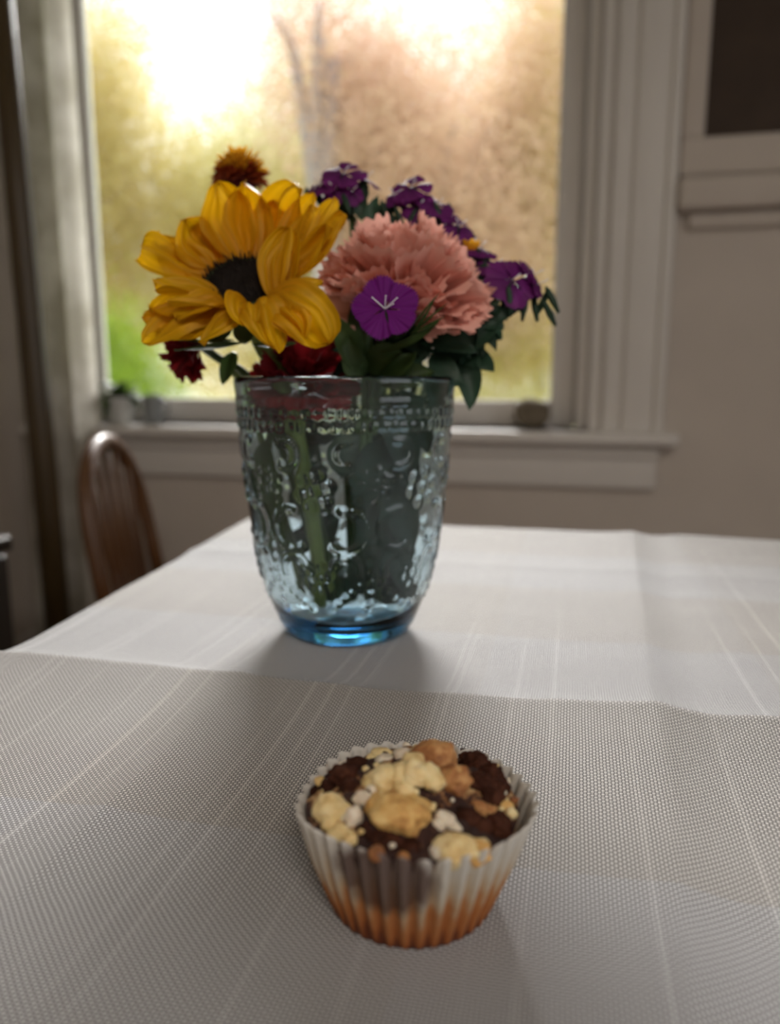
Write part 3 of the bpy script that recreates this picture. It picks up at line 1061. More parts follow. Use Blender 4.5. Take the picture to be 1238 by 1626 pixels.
for (b, m_, t, w) in (((384, 545, .0), (330, 556, -.008), (276, 556, -.006), 26), ((400, 548, -.004), (440, 552, -.008), (470, 545, -.002), 20), ((372, 540, -.004), (330, 546, -.012), (284, 540, -.012), 16)):
    leaf(sun, sp(*b), sp(*m_), sp(*t), w * D0 / F_PX, cam_n * .5 + up_n, M['bract'], 'bract')
stem(sun, [dc - dn * .012, sp(418, 548, .022), sp(440, 590, .028), vp(470, 690, -.030), vp(492, 800, -.022), vp(506, 900, -.018), vp(508, 958, -.012)], .0062, .0042, M['stem'])


# --- ruffled flowers (carnations)
def fan_petal(parent, b, d, nrm, L, spread, mat, bend=.2, ruffle=.08, teeth=11, depth=.07, seed=0, ni=9, nj=45, name='petal', claw=.18):
    rng = random.Random(seed)
    d = Vector(d).normalized()
    nrm = Vector(nrm); nrm = (nrm - d * nrm.dot(d)).normalized()
    s = d.cross(nrm)
    p1, p2, fr = rng.uniform(0, 6.28), rng.uniform(0, 6.28), rng.uniform(4.5, 7)
    P = []
    tj = [rng.uniform(.6, 1.3) for _ in range(teeth + 2)]
    for i in range(ni):
        r = i / (ni - 1)
        row = []
        for j_ in range(nj):
            e = j_ / (nj - 1) * 2 - 1
            k = (e * .5 + .5) * teeth
            tri = 1 - abs((k % 1.0) * 2 - 1)
            R = r * (1 - .16 * e * e) * (1 + depth * (tri - .6) * tj[int(k)] * max(0, r - .75) * 4) + .03 * r * math.sin(3 * e + p2)
            fi = e * spread * (claw + (1 - claw) * min(1, r * 1.6))
            p = d * (L * R * math.cos(fi)) + s * (L * R * math.sin(fi))
            p += nrm * (L * (bend * r * r + ruffle * r ** 2 * math.sin(fr * e + p1) + ruffle * .5 * r ** 3 * math.sin(2.3 * fr * e + p2)))
            row.append(Vector(b) + p)
        P.append(row)
    return grid_mesh(name, P, mat, parent)


def carnation(name, label, base, axis, R, mat, layers, seed, cat='flower', view=None, group=None):
    rng = random.Random(seed)
    t = empty(name, base, label, cat, group)
    axis = axis.normalized()
    x = axis.orthogonal().normalized(); y = axis.cross(x)
    idx = 0
    for (tilt, n, L, spread, bend, ruf) in layers:
        a0 = rng.uniform(0, 6.28)
        for k in range(n):
            a = a0 + k * 2 * math.pi / n + rng.uniform(-.2, .2)
            tl = math.radians(tilt + rng.uniform(-7, 7))
            o_ = x * math.cos(a) + y * math.sin(a)
            d = axis * math.cos(tl) + o_ * math.sin(tl)
            nrm = axis * math.sin(tl) - o_ * math.cos(tl)      # inner face
            fan_petal(t, base + d * R * .03, d, nrm, R * L * rng.uniform(.93, 1.07), spread, mat, bend=bend * rng.uniform(.6, 1.3), ruffle=ruf * rng.uniform(.7, 1.3), teeth=rng.choice((15, 17, 18, 20)), depth=.085, nj=77, seed=seed * 100 + idx)
            idx += 1
    return t


cb_ = pix(633, 500, .468)
c_ax = (up_n * .93 - FWD * .20 + RIGHT * .24).normalized()
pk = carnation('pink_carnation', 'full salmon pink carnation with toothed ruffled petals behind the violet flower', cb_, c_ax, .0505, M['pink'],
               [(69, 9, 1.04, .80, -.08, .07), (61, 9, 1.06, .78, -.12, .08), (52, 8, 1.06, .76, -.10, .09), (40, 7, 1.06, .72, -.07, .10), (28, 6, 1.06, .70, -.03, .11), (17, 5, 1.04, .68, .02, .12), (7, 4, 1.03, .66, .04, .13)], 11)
for k_, (tp, nh, L_, sp_) in enumerate((((516, 474, .452), (-1, .5, .3), 1.0, .62), ((776, 476, .452), (-1, .7, -.1), 1.0, .60), ((735, 492, .444), (-1, .8, 0), 1.0, .66), ((560, 452, .440), (-1, .5, .1), 1.0, .70), ((690, 470, .438), (-1, .6, 0), 1.0, .70))):
    dv_ = pix(*tp) - cb_
    fan_petal(pk, cb_, dv_, FWD * nh[0] + up_n * nh[1] + RIGHT * nh[2], dv_.length, sp_, M['pink'], bend=-.04, ruffle=.05, teeth=17, depth=.085, seed=900 + k_, nj=77)
MB().tube([cb_ - c_ax * .028, cb_ - c_ax * .02, cb_ - c_ax * .006, cb_ + c_ax * .006], [.0035, .0062, .0072, .0085], 14).build('calyx', M['leaf'], pk)
stem(pk, [cb_ - c_ax * .027, pix(612, 575, .480), vp(596, 640, -.02), vp(585, 760, -.006), vp(575, 940, .006)], .0034, .0030, M['darkstem'])

rd1 = pix(318, 548, .470)
r1 = carnation('red_carnation', 'dark red carnation drooping below the sunflower over the vase rim', rd1, (RIGHT * -.75 - FWD * .35 + up_n * .05), .023, M['red'], [(80, 8, 1.0, .7, -.1, .08), (55, 7, 1.0, .66, -.05, .1), (28, 5, 1.0, .6, 0, .12)], 21)
stem(r1, [rd1, pix(345, 568, .486), pix(400, 606, .490), vp(450, 720, -.01), vp(520, 940, .0)], .0028, .0026, M['darkstem'])
rd2 = pix(480, 612, .470)
r2 = carnation('red_carnation', 'dark red carnation pushed down into the vase mouth under the sunflower', rd2, (up_n * .7 - FWD * .5 + RIGHT * .15), .033, M['red'], [(82, 8, 1.0, .7, -.1, .08), (55, 7, 1.0, .66, -.05, .1), (28, 5, 1.0, .6, 0, .12)], 22)
stem(r2, [rd2, vp(478, 680, -.02), vp(500, 800, -.01), vp(540, 950, .002)], .0028, .0026, M['darkstem'])
rd3 = pix(440, 660, .484)
r3 = carnation('red_carnation', 'dark red carnation seen through the glass just inside the vase', rd3, (up_n * .75 - FWD * .3 + RIGHT * -.1), .021, M['red'], [(78, 7, 1.0, .7, -.1, .08), (50, 6, 1.0, .66, -.05, .1), (24, 4, 1.0, .6, 0, .12)], 23)
stem(r3, [rd3, vp(425, 740, -.01), vp(480, 900, .0), vp(500, 940, .004)], .0028, .0026, M['darkstem'])


# --- dianthus florets
def floret(parent, c, nrm, R, mat, seed, name=None, bend=-.12, teeth=13, spread=.66, roll=0.0, nj=41):
    rng = random.Random(seed)
    nrm = Vector(nrm).normalized()
    x = RIGHT - nrm * RIGHT.dot(nrm); x.normalize(); y = nrm.cross(x)
    for k in range(5):
        a = roll + k * 2 * math.pi / 5 + rng.uniform(-.08, .08)
        d = x * math.cos(a) + y * math.sin(a) + nrm * rng.uniform(.02, .12)
        fan_petal(parent, Vector(c) + nrm * (.0006 * (k % 2)), d, nrm, R * rng.uniform(.93, 1.05), spread, mat, bend=bend * rng.uniform(.5, 1.4), ruffle=.035, teeth=teeth, depth=.085, seed=seed * 17 + k, ni=7, nj=nj, claw=.45)
    return x, y


vc_ = pix(611, 491, .405)
vn = (-FWD * .96 + up_n * .18 + RIGHT * .02).normalized()
vf = empty('violet_dianthus', vc_, 'single flat violet dianthus facing forward in front of the pink carnation', 'flower')
floret(vf, vc_, vn, .0184, M['violet'], 7, roll=math.radians(90 + 14), bend=-.06, teeth=15, spread=.70, nj=61)
for k, (a, ln) in enumerate(((.55, .0075), (2.6, .008), (1.5, .005), (.2, .0045))):
    o_ = RIGHT * math.cos(a) + up_n * math.sin(a)
    MB().tube(smooth_path([vc_ + vn * .0003, vc_ + vn * .003 + o_ * ln * .6, vc_ + vn * .0045 + o_ * ln], 8), [.0003] * 8 + [.00045], 6).build('stamen', M['stamen'], vf)
MB().tube([vc_ - vn * .022, vc_ - vn * .012, vc_ - vn * .001], [.0018, .0028, .0030], 10).build('calyx', M['leaf'], vf)
stem(vf, [vc_ - vn * .021, pix(600, 560, .452), vp(588, 640, -.035), vp(580, 800, -.015), vp(560, 940, -.01)], .0021, .0022, M['darkstem'])
for k, (b, m_, t, w) in enumerate((((652, 530, .425), (672, 512, .415), (692, 470, .412), 5), ((655, 530, .425), (680, 505, .415), (712, 480, .412), 4), ((650, 532, .425), (682, 515, .415), (708, 502, .412), 4),
                                   ((640, 535, .425), (668, 500, .413), (700, 462, .410), 4), ((600, 560, .44), (665, 545, .42), (700, 505, .418), 14))):
    leaf(vf, pix(*b), pix(*m_), pix(*t), w * .42 / F_PX, cam_n + up_n * .3, M['leaf'], 'leaf', seed=k)


def cluster(label, base, florets, stem_pts, seed, leaves=()):
    t = empty('sweet_william', base, label, 'flower')
    for i, (px, py, dep, R, nm) in enumerate(florets):
        c = pix(px, py, dep)
        n = (cam_n * nm[0] + up_n * nm[1] + RIGHT * nm[2]).normalized()
        h = MB().tube([c - n * .018, c - n * .010, c - n * .0005], [.0014, .0026, .0026], 8).build('floret', M['darkleaf'], t)
        floret(h, c, n, R, M['plum'], seed * 31 + i, bend=-.22, roll=i * .5, nj=27, teeth=9)
        for a in (.5, 2.4)[:1 + i % 2]:
            o_ = RIGHT * math.cos(a) + up_n * math.sin(a)
            MB().tube([c, c + n * .002 + o_ * .002, c + n * .003 + o_ * .0045], [.0003, .0003, .0004], 5).build('stamen', M['stamen'], h)
        q = c - n * .018
        MB().tube(smooth_path([q, (q + Vector(base)) * .5 - up_n * .002, base], 8), .0012, 6).build('stalk', M['darkstem'], t)
    rng = random.Random(seed)
    for k in range(14):
        fx = rng.choice(florets)
        c = pix(fx[0] + rng.uniform(-26, 22), fx[1] + rng.uniform(8, 40), fx[2] + rng.uniform(-.004, .010))
        dr = Vector((rng.uniform(-.6, .6), rng.uniform(-.6, .6), 1)).normalized()
        MB().tube([c - dr * .012, c - dr * .004, c + dr * .003, c + dr * .006], [.0010, .0022, .0018, .0004], 7).build('bud', M['darkleaf'], t)
    for k, (b, m_, tt, w) in enumerate(leaves):
        leaf(t, pix(*b), pix(*m_), pix(*tt), w * m_[2] / F_PX, cam_n + up_n * .3, M['darkleaf'], seed=seed + k)
    stem(t, [base] + stem_pts, .0026, .0026, M['darkstem'])
    return t


cluster('plum purple dianthus cluster at the top of the bouquet behind the sunflower', pix(560, 345, .515),
        [(545, 276, .500, .0150, (.75, .7, 0)), (510, 294, .503, .0145, (.6, .6, -.6)), (580, 284, .507, .0120, (.3, .9, .5)), (532, 302, .498, .011, (.9, .3, -.2)), (498, 304, .506, .010, (.4, .7, -.6)), (556, 306, .500, .010, (.9, .3, .2))],
        [pix(565, 450, .520), vp(562, 610, .03), vp(566, 800, .025), vp(590, 950, .012)], 41,
        [((575, 350, .505), (568, 320, .502), (574, 284, .504), 24), ((548, 345, .505), (530, 325, .505), (495, 312, .507), 16), ((600, 350, .508), (610, 325, .508), (640, 318, .508), 16), ((590, 360, .50), (585, 340, .50), (600, 310, .502), 22), ((620, 360, .505), (610, 340, .505), (590, 325, .505), 24)])
cluster('plum purple dianthus cluster along the top behind the pink carnation', pix(690, 420, .510),
        [(652, 298, .496, .0145, (.75, .7, -.2)), (692, 326, .494, .0135, (.7, .7, .3)), (664, 328, .494, .012, (.9, .3, -.2)), (728, 360, .492, .0150, (.7, .6, .5)), (696, 366, .492, .012, (.9, .3, .1)), (630, 312, .500, .010, (.6, .5, -.5)), (742, 388, .494, .0125, (.7, .5, .6)), (674, 352, .492, .012, (.9, .4, 0))],
        [pix(680, 480, .515), vp(640, 610, .028), vp(620, 800, .02), vp(600, 950, .014)], 42,
        [((690, 400, .502), (720, 350, .502), (712, 320, .505), 16), ((660, 400, .502), (625, 345, .502), (600, 335, .504), 20), ((680, 400, .5), (640, 370, .5), (612, 350, .5), 24), ((700, 420, .5), (740, 400, .495), (752, 372, .498), 26),
         ((720, 440, .5), (760, 430, .49), (778, 400, .492), 30), ((700, 380, .5), (690, 350, .5), (664, 330, .5), 30), ((720, 420, .498), (720, 390, .498), (700, 360, .498), 34)])
cluster('plum purple dianthus cluster leaning out at the side of the bouquet toward the wall', pix(772, 520, .490),
        [(812, 446, .466, .0185, (.80, .40, .30)), (846, 438, .478, .0135, (.35, .5, .8)), (786, 424, .480, .0135, (.5, .8, .1)), (760, 396, .490, .012, (.5, .8, .2)), (852, 452, .474, .0100, (.3, .2, .9))],
        [pix(735, 570, .500), vp(690, 612, .01), vp(650, 740, .0), vp(610, 950, .0)], 43,
        [((775, 520, .47), (805, 490, .467), (838, 482, .472), 20), ((770, 500, .475), (765, 450, .475), (770, 415, .48), 30), ((745, 520, .470), (790, 505, .466), (800, 524, .47), 26), ((760, 500, .48), (780, 460, .478), (775, 430, .48), 34), ((765, 490, .47), (745, 450, .474), (742, 425, .478), 34)])

# --- small yellow-orange flower
yc = pix(744, 408, .492)
yf = empty('yellow_bloom', yc, 'tiny yellow-orange bloom tucked between plum purple clusters', 'flower')
for k in range(9):
    a = k * 2 * math.pi / 9
    o_ = RIGHT * math.cos(a) + FWD * math.sin(a)
    petal(yf, yc + o_ * .001, yc + o_ * .006 + up_n * .003, yc + o_ * .0075 + up_n * .009, .006, -o_ + up_n * .3, M['yellow'], seed=k, ni=7, nj=5, prof=(.6, .4))
MB().tube([yc - up_n * .012, yc - up_n * .004, yc + up_n * .003], [.0015, .004, .0045], 10).build('calyx', M['darkleaf'], yf)
stem(yf, [yc - up_n * .011, pix(735, 500, .500), vp(670, 640, .022), vp(615, 950, .02)], .0016, .002, M['darkstem'])

# --- orange spiky flower at the back
oc = pix(381, 282, .560)
of = empty('orange_gaillardia', oc, 'round orange and russet flower standing behind the tall sunflower petals', 'flower')
MB().blob(oc - up_n * .002, .011, 2, .1, sub=3, sq=(1.1, 1.1, .8)).build('centre', M['red'], of)
rng = random.Random(9)
for k in range(150):
    z = 1 - (k + .5) / 150 * 1.45
    a = k * 2.39996
    r = math.sqrt(max(0, 1 - z * z))
    dr = Vector((r * math.cos(a), r * math.sin(a), z * .82 + .05)).normalized()
    L = rng.uniform(.0185, .0245)
    e = oc + dr * L
    sd = dr.orthogonal()
    tw = dr.cross(Vector((0, 0, 1)) if abs(dr.z) < .95 else Vector((1, 0, 0))).normalized()
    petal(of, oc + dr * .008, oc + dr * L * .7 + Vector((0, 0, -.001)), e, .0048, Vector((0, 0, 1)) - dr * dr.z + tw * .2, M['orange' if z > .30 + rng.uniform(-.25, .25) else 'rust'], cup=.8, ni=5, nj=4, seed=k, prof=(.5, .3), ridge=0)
stem(of, [oc - up_n * .01, pix(392, 400, .560), pix(440, 540, .555), vp(480, 620, .045), vp(520, 800, .03), vp(540, 950, .012)], .0022, .0024, M['darkstem'])

# --- leafy greenery that fills the vase mouth
def sprig(label, stem_pts, leaves, mat, seed, smat=None):
    t = empty('leafy_sprig', stem_pts[0], label, 'greenery')
    stem(t, stem_pts, .0022, .0024, smat or M['darkstem'])
    for k, (b, m_, tt, w) in enumerate(leaves):
        leaf(t, pix(*b), pix(*m_), pix(*tt), w * m_[2] / F_PX, cam_n + up_n * .35 + RIGHT * .2 * math.sin(k * 2), mat, seed=seed + k)
    return t


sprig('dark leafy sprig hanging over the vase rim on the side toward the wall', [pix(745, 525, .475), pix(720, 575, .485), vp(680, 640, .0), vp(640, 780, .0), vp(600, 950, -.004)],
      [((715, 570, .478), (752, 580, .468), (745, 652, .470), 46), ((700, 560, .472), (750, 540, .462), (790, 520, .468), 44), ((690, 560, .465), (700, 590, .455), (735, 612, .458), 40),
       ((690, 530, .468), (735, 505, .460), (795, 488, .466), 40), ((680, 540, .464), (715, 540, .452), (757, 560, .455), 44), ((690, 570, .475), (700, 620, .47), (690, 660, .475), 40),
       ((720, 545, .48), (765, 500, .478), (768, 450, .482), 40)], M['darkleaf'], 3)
sprig('green leafy sprig below the violet dianthus at the vase mouth', [pix(585, 520, .452), pix(580, 570, .458), vp(578, 650, -.03), vp(570, 800, -.02), vp(556, 950, -.006)],
      [((580, 585, .452), (555, 560, .438), (530, 500, .438), 46), ((585, 590, .450), (600, 560, .436), (640, 560, .438), 44), ((578, 600, .450), (560, 590, .440), (552, 530, .440), 40),
       ((590, 595, .452), (630, 590, .440), (660, 560, .444), 42), ((580, 580, .458), (570, 540, .450), (560, 480, .452), 40), ((600, 600, .455), (650, 600, .448), (690, 590, .45), 44)], M['leaf'], 13)
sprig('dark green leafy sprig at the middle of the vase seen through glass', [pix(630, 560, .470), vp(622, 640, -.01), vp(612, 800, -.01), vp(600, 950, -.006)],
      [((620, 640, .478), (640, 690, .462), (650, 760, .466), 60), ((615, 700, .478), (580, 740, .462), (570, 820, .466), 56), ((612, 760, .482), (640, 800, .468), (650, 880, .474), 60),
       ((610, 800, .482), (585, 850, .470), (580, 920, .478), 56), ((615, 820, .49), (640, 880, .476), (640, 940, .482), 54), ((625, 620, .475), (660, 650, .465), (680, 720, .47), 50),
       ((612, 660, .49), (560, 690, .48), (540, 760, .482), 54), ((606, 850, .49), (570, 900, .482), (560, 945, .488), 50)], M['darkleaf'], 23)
sprig('thin green sprig hanging out between red carnation and vase rim', [pix(372, 560, .462), pix(366, 585, .466), pix(384, 612, .478), vp(420, 720, -.01), vp(480, 940, .01)],
      [((372, 560, .460), (362, 580, .452), (352, 612, .456), 26), ((420, 700, .475), (412, 760, .468), (430, 820, .474), 40), ((440, 780, .485), (430, 840, .478), (450, 900, .484), 40)], M['leaf'], 33, M['stem'])
def leafy(label, stem_pts, n, box, dep, size, mat, seed, droop=.3):
    """a side shoot with many leaves filling a region of the bouquet"""
    rng = random.Random(seed)
    t = empty('leafy_sprig', stem_pts[0], label, 'greenery')
    pth = smooth_path(stem_pts, 26)
    MB().tube(pth, .0022, 8).build('stem', M['darkstem'], t)
    x0, y0, x1, y1 = box
    for k in range(n):
        d = rng.uniform(*dep)
        tip = pix(rng.uniform(x0, x1), rng.uniform(y0, y1), d)
        root = min(pth, key=lambda q: (q - tip).length + rng.uniform(0, .02))
        v_ = tip - root
        L = min(v_.length, size * 2.2)
        if L < size: L = size
        b = tip - v_.normalized() * L
        m_ = (b + tip) * .5 + up_n * rng.uniform(0, .25) * L - FWD * rng.uniform(-.1, .2) * L
        leaf(t, b, m_, tip - up_n * droop * L * rng.random(), size * rng.uniform(.45, .8), cam_n + up_n * rng.uniform(0, .8) + RIGHT * rng.uniform(-.6, .6), mat, seed=seed * 50 + k)
        if (b - root).length > .004:
            MB().tube([root, (root + b) * .5, b], .0009, 5, cap=False).build('leaf_stalk', M['darkstem'], t)
    return t


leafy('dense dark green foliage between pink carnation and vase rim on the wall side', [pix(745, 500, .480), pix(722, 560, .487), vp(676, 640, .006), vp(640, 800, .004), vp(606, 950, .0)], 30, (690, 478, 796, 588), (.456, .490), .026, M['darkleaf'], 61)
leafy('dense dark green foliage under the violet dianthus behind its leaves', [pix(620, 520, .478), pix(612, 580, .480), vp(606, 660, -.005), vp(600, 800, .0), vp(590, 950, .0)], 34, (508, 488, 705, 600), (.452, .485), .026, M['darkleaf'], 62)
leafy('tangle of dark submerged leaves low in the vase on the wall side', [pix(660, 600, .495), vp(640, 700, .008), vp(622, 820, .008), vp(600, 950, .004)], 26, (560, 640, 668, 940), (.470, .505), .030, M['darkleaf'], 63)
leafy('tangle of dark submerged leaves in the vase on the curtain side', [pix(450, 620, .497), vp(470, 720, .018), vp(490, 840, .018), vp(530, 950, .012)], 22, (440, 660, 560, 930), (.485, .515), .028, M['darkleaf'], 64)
for (x0, x1, dd, lab) in ((640, 606, .03, 'bare dark stem in the vase behind the dark leaves toward the wall'), (530, 560, .03, 'bare green stem in the vase behind the thick sunflower stem')):
    s_ = empty('loose_stem', vp(x0, 600, dd), lab, 'stem')
    stem(s_, [vp(x0, 600, dd), vp((x0 + x1) / 2 + 6, 760, dd * .8), vp(x1, 950, dd * .4)], .0028, .0028, M['darkstem'], name='stalk')

# ------------------------------------------------------------------ muffin
mbp = on_plane_z(653, 1419, TABLE_Z)
MZ = top_z(mbp.x, mbp.y, .022)
MC = Vector((mbp.x, mbp.y, MZ))
mu = empty('muffin', MC, 'crumb-topped muffin with chocolate swirls in a white fluted paper on the tablecloth', 'muffin')
LB, LT, LH = .0252, .0345, .0325
NF = 38


def liner_mat():
    k = NT('stained_paper')
    sep = k.new('ShaderNodeSeparateXYZ')
    k.link(k.tc(), sep.inputs[0])
    z = k.math('DIVIDE', sep.outputs['Z'], LH)
    n = k.noise(90, 4)
    n2 = k.noise(230, 3)
    ang = k.math('ARCTAN2', sep.outputs['Y'], sep.outputs['X'])
    fl = k.math('SINE', k.math('MULTIPLY', ang, 38.0))
    f = k.math('ADD', k.math('ADD', z, k.math('MULTIPLY', fl, .11)), k.math('MULTIPLY', k.math('SUBTRACT', n, .5), .5))
    col = k.ramp(f, [(0.0, (.16, .040, .012)), (.16, (.40, .125, .030)), (.40, (.50, .21, .07)), (.58, (.58, .44, .29)), (.74, (.64, .58, .49)), (1.0, (.70, .67, .62))])
    # chocolate seeping through at the front
    da = k.math('ABSOLUTE', k.math('SUBTRACT', ang, -1.62))
    fr = k.math('SUBTRACT', 1.0, k.math('DIVIDE', da, .62), clamp=True)
    fz = k.math('SUBTRACT', 1.0, k.math('ABSOLUTE', k.math('DIVIDE', k.math('SUBTRACT', z, .80), .5)), clamp=True)
    st = k.math('MULTIPLY', k.math('MULTIPLY', fr, fz), k.math('ADD', n, .55))
    st = k.ramp(k.math('ADD', st, k.math('MULTIPLY', k.math('SUBTRACT', n2, .5), .2)), [(.16, (0, 0, 0)), (.38, (1, 1, 1))])
    col = k.mix(k.math('MULTIPLY', st, .85), col, (.085, .028, .016))
    k.base(col).set(Roughness=.55)
    k.translucent(col, .3)
    return k.m


def cake_mat():
    k = NT('muffin_crumb')
    n = k.noise(75, 5, .6)
    n2 = k.noise(420, 4, .7)
    f = k.math('ADD', k.math('MULTIPLY', n, .8), k.math('MULTIPLY', n2, .2))
    col = k.ramp(f, [(.44, (.030, .010, .007)), (.52, (.055, .019, .012)), (.56, (.30, .14, .05)), (.62, (.62, .42, .2))])
    k.base(col).set(Roughness=.8)
    k.bump(k.math('ADD', n2, k.math('MULTIPLY', n, .5)), .8, .0025)
    return k.m


def crumb_mat(name, a, b, c, lo_=.35, bs=.5):
    k = NT(name)
    n = k.noise(160, 5, .6)
    n2 = k.noise(700, 3, .6)
    col = k.ramp(n, [(lo_, a), (.5, b), (.66, c)])
    k.base(col).set(Roughness=.75)
    k.p.inputs['Subsurface Weight'].default_value = .15
    k.p.inputs['Subsurface Scale'].default_value = .003
    k.bump(k.math('ADD', k.math('MULTIPLY', n, .6), k.math('MULTIPLY', n2, .5)), bs, .002)
    return k.m


M['liner'] = liner_mat()
M['cake'] = cake_mat()
M['cream'] = crumb_mat('streusel_cream', (.62, .42, .17), (.76, .58, .28), (.80, .66, .38))
M['white'] = crumb_mat('streusel_white', (.60, .50, .38), (.74, .64, .50), (.80, .72, .60))
M['golden'] = crumb_mat('streusel_golden', (.30, .11, .025), (.62, .36, .11), (.76, .54, .22), .30)
M['brown'] = crumb_mat('baked_brown', (.14, .045, .018), (.36, .15, .045), (.60, .34, .13), .30)
M['choc'] = crumb_mat('chocolate_crumb', (.018, .006, .003), (.045, .014, .007), (.085, .030, .016), .3, .9)
M['choc'].node_tree.nodes['Principled BSDF'].inputs['Specular IOR Level'].default_value = .12

NAM, NZM = NF * 12, 22
v, f = [], []
def liner_pt(a, s, off=0.0):
    r = LB + (LT - LB) * s + .0005 * math.sin(s * 3)
    amp = (.0003 + .0010 * min(1, s * 1.5) + .0004 * s) * (.55 + .25 * max(0, -math.sin(a - .1)))
    q = math.sin(a * NF)
    q = math.copysign(abs(q) ** .8, q)
    lobe = 2 * math.sqrt(abs(math.sin((a * NF + math.pi / 2) / 2))) - 1
    fl_ = .0011 * max(0, math.sin(a + .45)) * s + .0022 * max(0, math.cos(a - .1)) * s * s       # the paper stands away from the cake at one side
    z = LH * s + ((.0005 + .0040 * max(0, -math.sin(a - .3)) ** .7) * 1.1 * lobe + .0009 * math.sin(3 * a + 1)) * max(0, s - .5) * 1.4
    r += fl_ + amp * q + .0006 * math.sin(5 * a + 2) * s + off
    return MC + Vector((r * math.cos(a), r * math.sin(a), z))


for i in range(NZM + 1):
    for k in range(NAM):
        v.append(liner_pt(2 * math.pi * k / NAM, i / NZM))
for i in range(NZM):
    for k in range(NAM):
        k2 = (k + 1) % NAM
        f.append((i * NAM + k, i * NAM + k2, (i + 1) * NAM + k2, (i + 1) * NAM + k))
f.append(tuple(range(NAM))[::-1])
ln_ = mesh('paper_liner', v, f, M['liner'], mu)
sd = ln_.modifiers.new('t', 'SOLIDIFY'); sd.thickness = .00018; sd.offset = -1

# cake body with lumpy top
v, f = [], []
NR, NK = 60, 160
def top_h(x, y):
    r = math.hypot(x, y) / LT
    q = Vector((x * 60, y * 60, 2.2))
    return LH - .0030 + .0105 * (1 - r * r) + .0032 * noise.noise(q) + .0018 * noise.noise(q * 2.3) + .0010 * noise.noise(q * 6) + .0005 * noise.noise(q * 14)


for i in range(12):
    s = .03 + .90 * i / 11
    for k in range(NK):
        a = 2 * math.pi * k / NK
        r = (LB + (LT - LB) * s) - .0013
        v.append(MC + Vector((r * math.cos(a), r * math.sin(a), LH * s)))
rt = (LB + (LT - LB) * .93) - .0013
for i in range(NR + 1):
    r = rt * (1 - i / NR) + 1e-5
    for k in range(NK):
        a = 2 * math.pi * k / NK
        x, y = r * math.cos(a), r * math.sin(a)
        e = min(1, (rt - r) / .004)
        v.append(MC + Vector((x, y, top_h(x, y) * e + LH * .94 * (1 - e))))
tot = 12 + NR + 1
for i in range(tot - 1):
    for k in range(NK):
        k2 = (k + 1) % NK
        f.append((i * NK + k, i * NK + k2, (i + 1) * NK + k2, (i + 1) * NK + k))
f.append(tuple(range(NK))[::-1])
mesh('cake', v, f, M['cake'], mu)


def mp(px, py, up_=0.0):
    """point on the muffin's crown seen at a pixel"""
    z = MC.z + LH
    for _ in range(6):
        p = on_plane_z(px, py, z)
        dx, dy = p.x - MC.x, p.y - MC.y
        q = min(1.0, .97 * LT / max(1e-6, math.hypot(dx, dy)))
        z = MC.z + top_h(dx * q, dy * q) + up_
    return on_plane_z(px, py, z)


PXM = .222 / F_PX
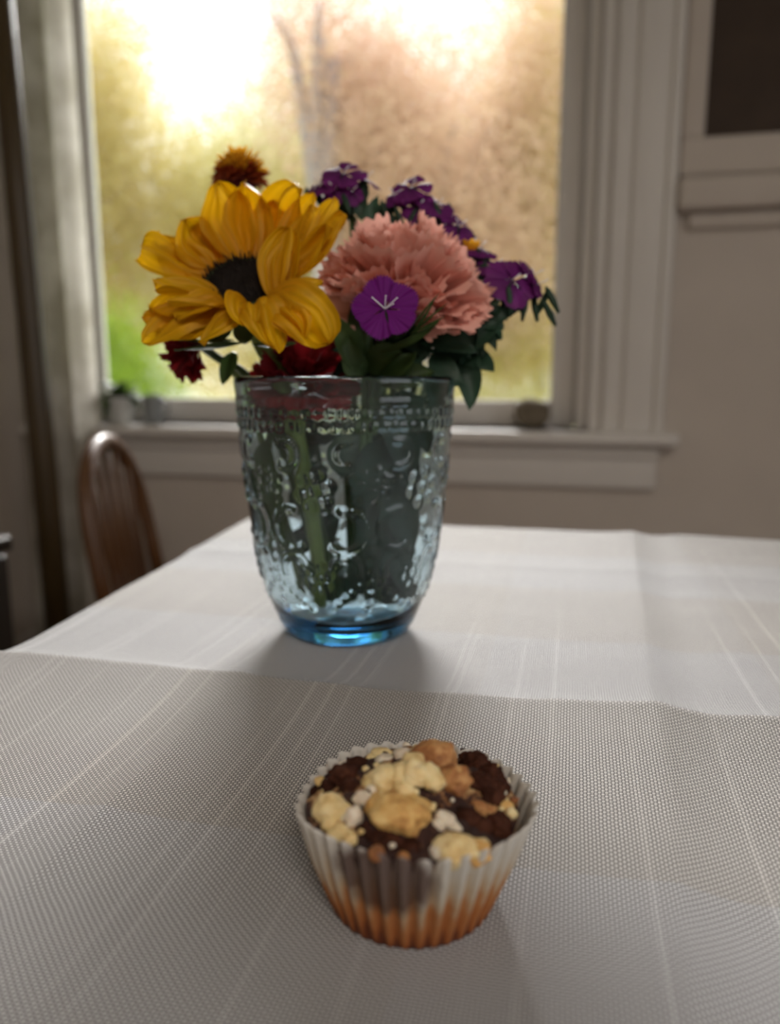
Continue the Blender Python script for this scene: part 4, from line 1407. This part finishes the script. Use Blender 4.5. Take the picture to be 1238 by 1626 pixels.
# (px, py, radius px, height above crown px, material, squash, part name)
CR = [
    (690, 1212, 43, 14, 'brown', (1, .9, .95), 'nut_piece'), (722, 1240, 26, 4, 'brown', (1, 1, 1), 'nut_piece'),
    (640, 1232, 26, 12, 'cream', (1, 1, .8), 'streusel'), (612, 1236, 25, 8, 'cream', (1, 1, .85), 'streusel'),
    (658, 1228, 24, 24, 'cream', (1, 1, .9), 'streusel'), (678, 1228, 20, 26, 'cream', (1, 1, .9), 'streusel'), (689, 1240, 18, 24, 'cream', (1, 1, .9), 'streusel'),
    (640, 1252, 17, 20, 'cream', (1, 1, .9), 'streusel'), (655, 1212, 20, 22, 'cream', (1, 1, .9), 'streusel'), (592, 1242, 18, 8, 'cream', (1, 1, .8), 'streusel'),
    (632, 1292, 42, 4, 'golden', (1.15, 1, .7), 'cake_lump'), (604, 1280, 26, 6, 'golden', (1, 1, .8), 'cake_lump'), (660, 1300, 26, 2, 'golden', (1, 1, .7), 'cake_lump'), (616, 1264, 18, 12, 'cream', (1.2, 1, .8), 'streusel'),
    (654, 1272, 13, 12, 'golden', (1, 1, 1), 'streusel'),
    (524, 1284, 26, 8, 'cream', (1, 1, .85), 'streusel'), (545, 1290, 18, 8, 'cream', (1, 1, .9), 'streusel'), (562, 1298, 16, 6, 'white', (.9, 1, 1.2), 'streusel'), (543, 1322, 19, 6, 'cream', (1.2, 1, .7), 'streusel'), (556, 1332, 14, 4, 'cream', (1, 1, .8), 'streusel'), (524, 1306, 15, 4, 'cream', (1, 1, .9), 'streusel'),
    (578, 1268, 15, 4, 'white', (1.3, 1, .8), 'streusel'), (590, 1258, 11, 4, 'white', (1, 1, 1), 'streusel'),
    (708, 1302, 15, 6, 'white', (1, 1, .8), 'streusel'), (694, 1310, 12, 5, 'white', (1, 1, .8), 'streusel'), (720, 1312, 12, 3, 'white', (1.2, 1, .7), 'streusel'), (700, 1296, 9, 8, 'white', (1, 1, 1), 'streusel'),
    (722, 1350, 30, 2, 'cream', (1.1, 1, .75), 'streusel'), (748, 1352, 24, 0, 'golden', (1.1, 1, .75), 'streusel'), (700, 1352, 16, 0, 'white', (1, 1, .8), 'streusel'), (764, 1344, 14, 0, 'cream', (1, 1, .8), 'streusel'),
    (606, 1198, 17, 4, 'cream', (1.2, 1, .7), 'streusel'), (590, 1205, 12, 3, 'cream', (1, 1, .8), 'streusel'), (640, 1199, 14, 6, 'white', (1.3, 1, .8), 'streusel'), (612, 1206, 14, 2, 'white', (1.4, 1, .6), 'streusel'), (655, 1197, 11, 6, 'cream', (1, 1, .8), 'streusel'),
    (508, 1240, 10, 6, 'cream', (1, 1, .8), 'streusel'), (554, 1214, 13, 2, 'white', (1.5, 1, .6), 'streusel'), (534, 1216, 12, 0, 'white', (1.5, 1, .6), 'streusel'),
    (788, 1216, 9, 5, 'cream', (1.2, 1, .8), 'streusel'), (752, 1218, 9, 8, 'white', (1.2, 1, .7), 'streusel'), (784, 1246, 8, 5, 'cream', (1.2, 1, .8), 'streusel'), (810, 1240, 9, 2, 'white', (1, 1, .8), 'streusel'), (802, 1280, 12, 4, 'golden', (1.2, 1, .8), 'streusel'), (812, 1292, 10, 3, 'cream', (1, 1, .9), 'streusel'), (796, 1300, 9, 2, 'white', (1, 1, .8), 'streusel'),
    (726, 1228, 10, 18, 'golden', (.8, 1, 1.3), 'streusel'), (700, 1196, 10, 34, 'golden', (1, 1, 1), 'streusel'),
    (546, 1232, 22, 4, 'choc', (1.2, 1, .8), 'chocolate_chunk'), (568, 1216, 20, 2, 'choc', (1.1, 1, .8), 'chocolate_chunk'), (526, 1248, 18, 2, 'choc', (1.1, 1, .7), 'chocolate_chunk'), (500, 1256, 9, 2, 'choc', (1, 1, .8), 'chocolate_chunk'), (560, 1252, 20, 0, 'choc', (1.1, 1, .7), 'chocolate_chunk'),
    (754, 1216, 27, 8, 'choc', (1, 1, .9), 'chocolate_chunk'), (778, 1234, 24, 4, 'choc', (1, 1, .9), 'chocolate_chunk'), (742, 1203, 18, 4, 'choc', (1, 1, .8), 'chocolate_chunk'), (794, 1252, 17, 2, 'choc', (1, 1, .8), 'chocolate_chunk'), (762, 1244, 22, 2, 'choc', (1.1, 1, .8), 'chocolate_chunk'), (780, 1268, 20, 2, 'choc', (1.1, 1, .8), 'chocolate_chunk'),
    (790, 1312, 22, 2, 'choc', (1, 1, .9), 'chocolate_chunk'), (762, 1316, 20, 0, 'choc', (1.1, 1, .8), 'chocolate_chunk'), (742, 1300, 20, -2, 'choc', (1.1, 1, .8), 'chocolate_chunk'), (800, 1330, 14, 0, 'choc', (1, 1, .8), 'chocolate_chunk'), (776, 1290, 15, 2, 'brown', (1, 1, .8), 'cake_lump'), (760, 1284, 14, 0, 'brown', (1, 1, .8), 'cake_lump'),
    (617, 1336, 18, -2, 'choc', (1.2, 1, .7), 'chocolate_chunk'), (600, 1328, 16, -2, 'choc', (1.2, 1, .7), 'chocolate_chunk'), (650, 1346, 16, -3, 'choc', (1.2, 1, .7), 'chocolate_chunk'), (580, 1318, 13, 0, 'choc', (1, 1, .8), 'chocolate_chunk'), (662, 1326, 12, 0, 'brown', (1, 1, .8), 'cake_lump'),
    (598, 1356, 12, -2, 'brown', (1, 1, .9), 'cake_lump'), (640, 1362, 10, -2, 'brown', (1, 1, .9), 'cake_lump'),
    (816, 1270, 8, 2, 'brown', (1, 1, .8), 'streusel'), (570, 1207, 8, 2, 'choc', (1.3, 1, .8), 'chocolate_chunk'), (622, 1202, 12, 1, 'choc', (1.3, 1, .7), 'chocolate_chunk'),
]
for i, (px, py, r, h, mt, sq, nm) in enumerate(CR):
    c = mp(px, py, (h - 4) * PXM)
    amp = .30 if mt != 'choc' else .42
    MB().blob(c, r * PXM * 1.04, i, amp * .8, 1.5 if mt != 'choc' else 2.4, 4 if r > 20 else 3, sq).build(nm, M[mt], mu)
rng = random.Random(77)
for i in range(46):
    a, q = rng.uniform(0, 6.28), math.sqrt(rng.random()) * .029
    x, y = q * math.cos(a), q * math.sin(a)
    r = rng.uniform(.0006, .0014)
    MB().blob(MC + Vector((x, y, top_h(x, y) + r * .5)), r, i, .3, 1.5, 2).build('crumb', M[rng.choice(('cream', 'white', 'choc', 'choc'))], mu)
